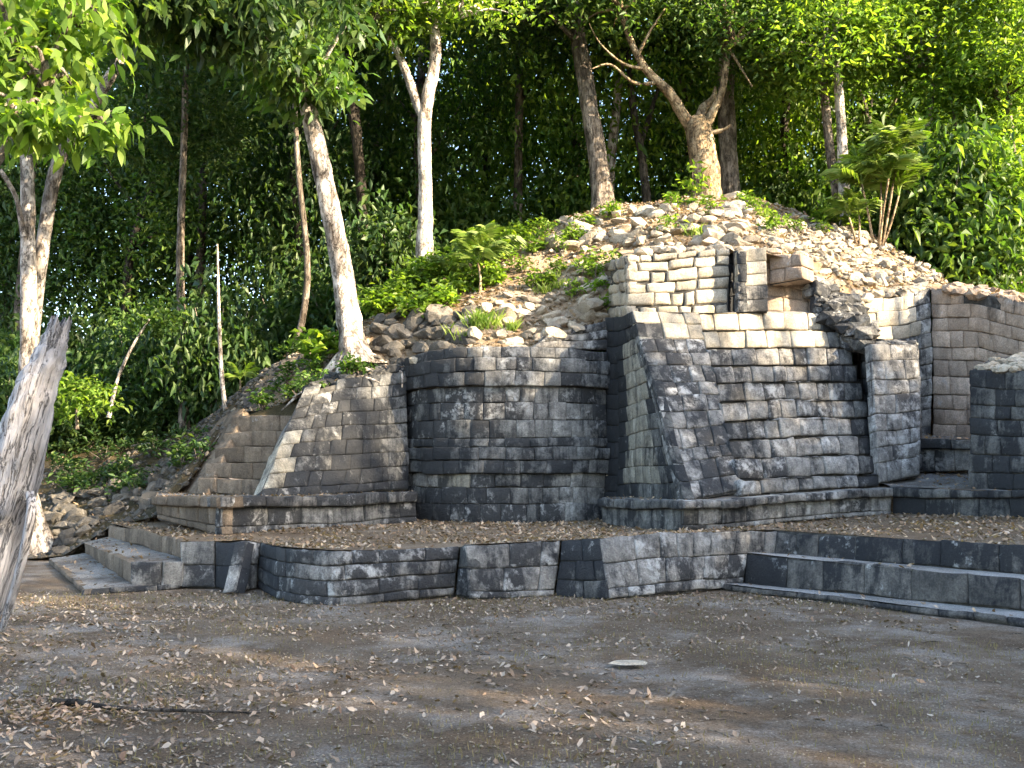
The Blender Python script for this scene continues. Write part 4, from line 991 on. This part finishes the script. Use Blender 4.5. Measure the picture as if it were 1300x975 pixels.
add_tree('small forked dark tree between the grey and the stout trunks', [(822, 262, 30, .14), (815, 200, 30, .13), (803, 130, 30, .11), (797, 60, 30, .09)], 'bark_dark', flare=.2, limbs=[[(812, 185, 30, .09), (824, 150, 30, .08), (836, 110, 30, .06)]], crown=[(at(810, 10, 30.5), (3.2, 2, 2.2), 200, 28, .42)], leaf='leaf_dark')
# left front tree with big bright leaves
add_tree('twin stemmed pale tree standing on the stony bank at the left edge', [(54, 712, 19.6, .30), (44, 670, 19.6, .235), (33, 600, 19.6, .18), (36, 440, 19.6, .16), (36, 330, 19.6, .145), (34, 200, 19.6, .125), (28, 90, 19.6, .11), (20, -40, 19.6, .08)], 'bark_pale', flare=.3, sides=14,
         limbs=[[(26, 620, 19.8, .12), (40, 440, 19.95, .135), (56, 300, 19.9, .135), (75, 205, 19.8, .13), (112, 145, 19.7, .115), (155, 70, 19.6, .105), (185, 0, 19.6, .08)],
                [(75, 205, 19.8, .09), (72, 120, 19.8, .08), (85, 40, 19.8, .06), (100, -40, 19.8, .05)], [(30, 300, 19.4, .06), (20, 250, 19.2, .045), (0, 215, 19, .04)]],
         crown=[(at(40, 150, 20), (1.1, .9, .6), 30, 18, .3), (at(60, -60, 19.8), (3.0, 2.2, 1.4), 130, 22, .4)], leaf='leaf_bright', lsize=.26, twigs=7, fine=True)
add_tree('near leafy boughs with big bright leaves reaching in over the left edge', [(xyz(-8.3, 12.5, 0), .13), (xyz(-8.1, 12.5, 3), .115), (xyz(-7.6, 12.5, 4.4), .1), (at(-40, 260, 12.5), .085)], 'bark_mid', flare=.3,
         limbs=[[(-40, 260, 12.5, .08), (0, 200, 12.5, .06), (30, 150, 12.5, .055), (55, 100, 12.4, .045), (85, 30, 12.4, .035), (100, -30, 12.4, .02)], [(0, 200, 12.5, .03), (40, 172, 12.3, .02), (90, 150, 12.1, .014), (150, 140, 12.0, .006)]],
         crown=[(at(20, 40, 12.4), (.6, .8, .55), 24, 14, .22), (at(60, 90, 12.2), (.55, .6, .4), 18, 13, .2), (at(30, 150, 12.0), (.5, .5, .25), 16, 12, .18), (at(100, 15, 12.6), (.5, .6, .35), 14, 13, .2), (at(105, 162, 12.0), (.65, .4, .16), 22, 11, .16),
                (at(-30, 100, 12.5), (.8, .8, 1.0), 40, 14, .24), (at(60, -60, 13), (2.0, 1.6, .7), 90, 18, .3)], leaf='leaf_bright', lsize=.24, twigs=7, fine=True)
# dark canopy hanging in from above
add_tree('shaded tree whose dark leafy boughs hang in from above at left', [(xyz(-13.5, 17, 0), .24), (xyz(-13, 17, 5), .2), (xyz(-10.5, 16.8, 9), .16), (xyz(-6.5, 16.5, 10.9), .10)], 'bark_dark', flare=.2,
         crown=[(at(215, 15, 16), (1.2, 1.0, .5), 70, 22, .26), (at(290, 30, 16), (.9, .9, .4), 50, 22, .24), (at(250, -60, 16.5), (2.6, 2.2, .9), 240, 26, .35), (at(180, -20, 15), (1.2, 1, .5), 60, 22, .26)], leaf='leaf_dark', lsize=.24, twigs=8, fine=True)
add_tree('thin leaning sapling lit by a sun fleck at left', [(138, 530, 24, .05), (150, 480, 24, .045), (168, 440, 24, .035), (190, 405, 24, .02)], 'bark_pale', cat='sapling', flare=.1, sides=7, crown=[(at(190, 400, 24), (.7, .6, .4), 24, 16, .2)], lsize=.18)
add_tree('leafy sapling glowing yellow green beside the dead leaning trunk', [(98, 545, 22, .04), (97, 510, 22, .03), (95, 480, 22, .015)], 'bark_mid', cat='sapling', flare=.1, sides=7, crown=[(at(100, 505, 22), (.8, .6, .55), 50, 18, .17)], leaf='leaf_bright', lsize=.17)

# leaning dead trunk close to the camera
dt = empty('dead_trunk', (-3.1, 5.2, 0)); tag(dt, 'bleached splintered dead trunk leaning in from the left edge', 'dead tree'); bpy.context.view_layer.update()
dp = [(at(-75, 960, 5.2), 0.186), (at(-50, 800, 5.15), 0.166), (at(-30, 745, 5.12), 0.154), (at(-7, 668, 5.1), 0.140), (at(20, 598, 5.05), 0.117), (at(40, 512, 5.0), 0.100), (at(61, 458, 5.0), 0.080), (at(76, 412, 5.0), 0.047)]
vs, fs = tube_data(dp, 40, 14, .10, .25, 3, cap=False)
ns = 40; nr = len(vs)//ns
for i in range(nr):
    for k in range(ns):
        p = vs[i*ns+k]; c = sum((vs[i*ns+j] for j in range(0, ns, 8)), Vector())/5
        g = nz((k*.9, i*.05, 2), 1, 6)*.10+nz((k*2.3, i*.09, 5), 1, 2)*.05
        crack = -.10*math.exp(-((k-9-2*math.sin(i*.09))/1.0)**2)
        vs[i*ns+k] = c+(p-c)*(1+g+crack)
for k in range(ns):   # splintered top
    up = (dp[-1][0]-dp[-2][0]).normalized()
    vs[(nr-1)*ns+k] += up*(.03*math.sin(k*.7)+.03*R.random())
vs.append(dp[-1][0]-up*.08); t_ = len(vs)-1
for k in range(ns): fs.append(((nr-1)*ns+k, (nr-1)*ns+(k+1) % ns, t_))
link('trunk', mesh('trunk', vs, fs), M['deadwood'], dt)
v, f = tube_data([(at(38, 625, 4.86), .018), (at(40, 650, 4.82), .022), (at(33, 690, 4.84), .022), (at(18, 750, 4.9), .02), (at(2, 800, 4.95), .015)], 9, 6, .1); link('dead_branch', mesh('dead_branch', v, f), M['deadwood'], dt)
# fallen sticks
v, f = tube_data([(at(68, 892, 6.98), .028), (at(100, 893, 6.93), .024), (at(150, 899, 6.8), .014), (at(260, 903, 6.7), .009), (at(330, 905, 6.66), .005)], 8, 6, .12)
o = link('fallen_branch', mesh('fallen_branch', v, f), M['bark_dark']); tag(o, 'dark fallen branch lying on the courtyard at lower left', 'branch')
for L, lab in (([(160, 548, 25.5, .03), (190, 560, 25, .03), (215, 571, 24.6, .02)], 'thin fallen branch on the shaded bank left of the stairway'),
               ([(708, 300, 24.6, .05), (735, 318, 23.5, .045), (760, 322, 22.8, .03)], 'bleached fallen branch on the sunlit slope')):
    q = []
    for px, py, D, r_ in L:
        p = at(px, py, D); q.append((Vector((p.x, p.y, ground_z(p.x, p.y)+.08)), r_))
    v, f = tube_data(q, 7, 5, .1); o = link('fallen_branch', mesh('fallen_branch', v, f), M['bark_pale']); tag(o, lab, 'branch')
for px in (176,):
    pass

# palms and small plants on the mound -----------------------------------------
def frond(length, nl, seed):
    r = random.Random(seed); V, Fc = [], []
    stem = []
    for i in range(13):
        t = i/12; stem.append(Vector((length*t*math.cos(.9*t*t), 0, length*(.55*t-.62*t*t))))
    for i in range(12):
        a, b = stem[i], stem[i+1]; wd = .012*(1-i/14); k = len(V)
        V += [a+Vector((0, wd, 0)), a+Vector((0, -wd, 0)), b+Vector((0, -wd, 0)), b+Vector((0, wd, 0)), a+Vector((0, 0, -wd*1.5)), b+Vector((0, 0, -wd*1.5))]
        Fc += [(k, k+1, k+2), (k, k+2, k+3), (k+1, k+4, k+5), (k+1, k+5, k+2), (k+4, k, k+3), (k+4, k+3, k+5)]
    for i in range(nl):
        t = .22+.78*i/nl; j = min(11, int(t*12)); p = stem[j].lerp(stem[j+1], t*12-j)
        L = length*.42*math.sin(math.pi*min(1, .18+.8*t))*r.uniform(.85, 1.1)
        for s_ in (-1, 1):
            d = Vector((.55, s_*.85, -.25+r.uniform(-.15, .1))).normalized(); m = p+d*L*.5+Vector((0, 0, .02)); e = p+d*L+Vector((0, 0, -.22*L)); sd_ = Vector((.011, 0, 0))*length
            k = len(V); V += [p, m-sd_*.6, e, m+sd_*.6]; Fc += [(k, k+1, k+2), (k, k+2, k+3)]
    return mesh('frond', V, Fc)
FR = [frond(1.0, 17, i) for i in range(3)]
for m in FR: m.materials.append(M['palm'])
def palm(px, py, D, n, L, stem_h, label, nst=1, spread=.3, group=None):
    p0 = at(px, py, D); base = Vector((p0.x, p0.y, ground_z(p0.x, p0.y)-.05))
    root = empty('palm', base); tag(root, label, 'palm', group); bpy.context.view_layer.update()
    for j in range(nst):
        off = Vector((R.uniform(-spread, spread), R.uniform(-spread, spread), 0)) if nst > 1 else Vector()
        hh = stem_h*R.uniform(.6, 1.05); top = off*1.8+Vector((R.uniform(-.1, .1), 0, hh))
        v, f = tube_data([(off*.4, .035), (off*1.2+Vector((0, 0, hh*.5)), .028), (top, .022)], 8, 4, .05); o = link('trunk', mesh('trunk', v, f), M['bark_ochre']); o.parent = root
        for i in range(n):
            f_ = bpy.data.objects.new('frond', R.choice(FR)); C.objects.link(f_); f_.parent = root; f_.location = top
            s_ = L*R.uniform(.75, 1.1); f_.scale = (s_, s_, s_); f_.rotation_euler = (R.uniform(-.3, .3), -R.uniform(.15, 1.35), i*6.283/n+R.uniform(-.35, .35))
palm(608, 335, 21.8, 9, 1.1, 1.15, 'bright feathery palm on the mound beside the white forked trunk', 2, .25)
palm(575, 345, 22.4, 6, .9, .35, 'low feathery palm just right of the forked trunk foot', 1)
palm(1112, 298, 24.2, 10, 1.35, 2.2, 'tall clump of bright bamboo palm beside the pale slim trunk', 5, .35)
palm(1090, 296, 24.0, 7, .9, 1.0, 'short palm at the foot of the bamboo palm clump', 2, .2)
palm(305, 500, 24, 6, .7, .5, 'small dim palm seedling behind the little stairway', 1)
def plant(px, py, D, n_cl, per, rad, ls_, leaf, label, cat='plant', group=None, spread=.12):
    p0 = pix_hill(px, py) or at(px, py, D); b = Vector((p0.x, p0.y, ground_z(p0.x, p0.y)))
    root = empty('plant', b); tag(root, label, cat, group)
    P, c = cloud(n_cl, per, rad, spread, (0, 0, rad[2]*.95), .3, R.random()*5)
    o = link('foliage', leafmesh('foliage', P, ls_, droop=-.1), M[leaf], None, False); o.parent = root
    parts = [tube_data([(Vector((0, 0, -.05)), .012), (Vector(q)*.5, .008), (Vector(q), .004)], 4, 2, 0) for q in c[:12]]
    v, f = join(parts); o = link('stem', mesh('stem', v, f), M['bark_mid']); o.parent = root
for i, (px, py, s_) in enumerate([(500, 395, .8), (520, 380, .9), (545, 372, .75), (570, 362, .7), (500, 360, .6), (585, 345, .6), (620, 318, .55), (655, 312, .5), (530, 405, .5), (560, 395, .5), (480, 378, .6)]):
    plant(px, py, 22, 26, 16, (.55*s_, .5*s_, .5*s_), .17, 'leaf_bright', unique_label('bright leafy shrub', px, 'high on the slope' if py < 370 else 'low on the slope'), 'shrub', 'shrubs round the forked trunk')
for i in range(34):
    px = R.uniform(610, 790); py = R.uniform(270, 400)
    plant(px, py, 23, 8, 10, (.22, .2, .2), .13, 'leaf_bright', unique_label('small green slope plant', px, 'upper slope' if py < 320 else ('mid slope' if py < 360 else 'lower slope')), 'plant', 'small plants on the sunlit slope', .08)
for i in range(17):
    px = R.uniform(840, 1090); py = R.uniform(252, 300)
    plant(px, py, 25, 7, 9, (.24, .22, .22), .14, 'leaf_bright', unique_label('small crest plant', px, 'high on the crest' if py < 275 else 'below the crest'), 'plant', 'small plants on the mound crest', .09)
plant(880, 262, 26.3, 12, 9, (.45, .35, .5), .22, 'leaf_bright', 'broad leaved seedling at the foot of the stout twisted tree', 'plant')
plant(412, 400, 20.3, 20, 14, (.45, .4, .45), .26, 'leaf_bright', 'broad yellow green leaves beside the big leaning trunk', 'plant')
for i in range(30):
    px = R.uniform(60, 260); py = R.uniform(545, 640)
    plant(px, py, 25, 9, 12, (.35, .3, .25), .14, 'leaf_dark', unique_label('low dark bank plant', px, 'top of bank' if py < 575 else ('middle of bank' if py < 610 else 'foot of bank')), 'plant', 'low plants on the shaded left bank', .1)
for i in range(14):
    px = R.uniform(330, 470); py = R.uniform(440, 505)
    plant(px, py, 20, 8, 10, (.22, .2, .2), .13, 'leaf', unique_label('small wing wall plant', px, 'upper edge' if py < 470 else 'lower edge'), 'plant', 'small plants above the wing wall', .08)
def tuft(px, py, h, n, label, group=None):
    p0 = pix_hill(px, py)
    if not p0: return
    pts_ = [(R.gauss(0, .13*h/.4), R.gauss(0, .1), 0) for _ in range(n)]
    o = blades('grass_tuft', pts_, h*.5, h, .009, 'palm', None, .9); o.location = p0-Vector((0, 0, .03)); tag(o, label, 'grass tuft', group)
tuft(612, 418, .5, 150, 'largest green grass tuft on the slope above the bastion')
for px, py in ((575, 425), (585, 432), (706, 352), (712, 365), (690, 372), (735, 340), (680, 300), (880, 300), (900, 305), (650, 420), (970, 275), (1000, 262), (1040, 268), (450, 395)):
    tuft(px, py, R.uniform(.22, .38), 80, 'short green grass tuft among the rubble of the mound', 'grass tufts on the mound')

# ------------------------------------------------------------------ tall trees east of the court, outside the view, that shade it
SHADE_P = 20.0
for q, H in ((-7, 16), (-3.5, 16.5), (0, 16.5), (3.5, 17), (7, 17), (10.5, 18.5), (13.5, 19.2), (16.2, 17.4), (18.6, 14.9), (21.5, 14.6), (25, 14.5), (29, 13.5)):
    for layer, dp_ in enumerate((0, 3.0, 6.0) if 9 < q < 16 else (0, 3.0)):
        p = SHADE_P+dp_; qq = q+(0, 1.6, -.6)[layer]
        x = SX*p+.475*qq; y = SY*p+.88*qq
        zz = 0 if y < 17 else 0
        h = H+dp_*.466-(.5 if layer else 0)
        root = forest_tree(x, y, h, 'tall tree at the east side of the court', 'trees along the east side of the court', 1.0, zg=0)
        c = root.children[1]; c.location.z = h*.56; c.scale = (.95, .95, h*.44/5.6)
        b = bush(x+R.uniform(-1, 1), y+R.uniform(-1, 1), 1.9, 'leafy bush at the east side of the court', 'bushes along the east side of the court', False, 1.5)
        b.location.z = 0
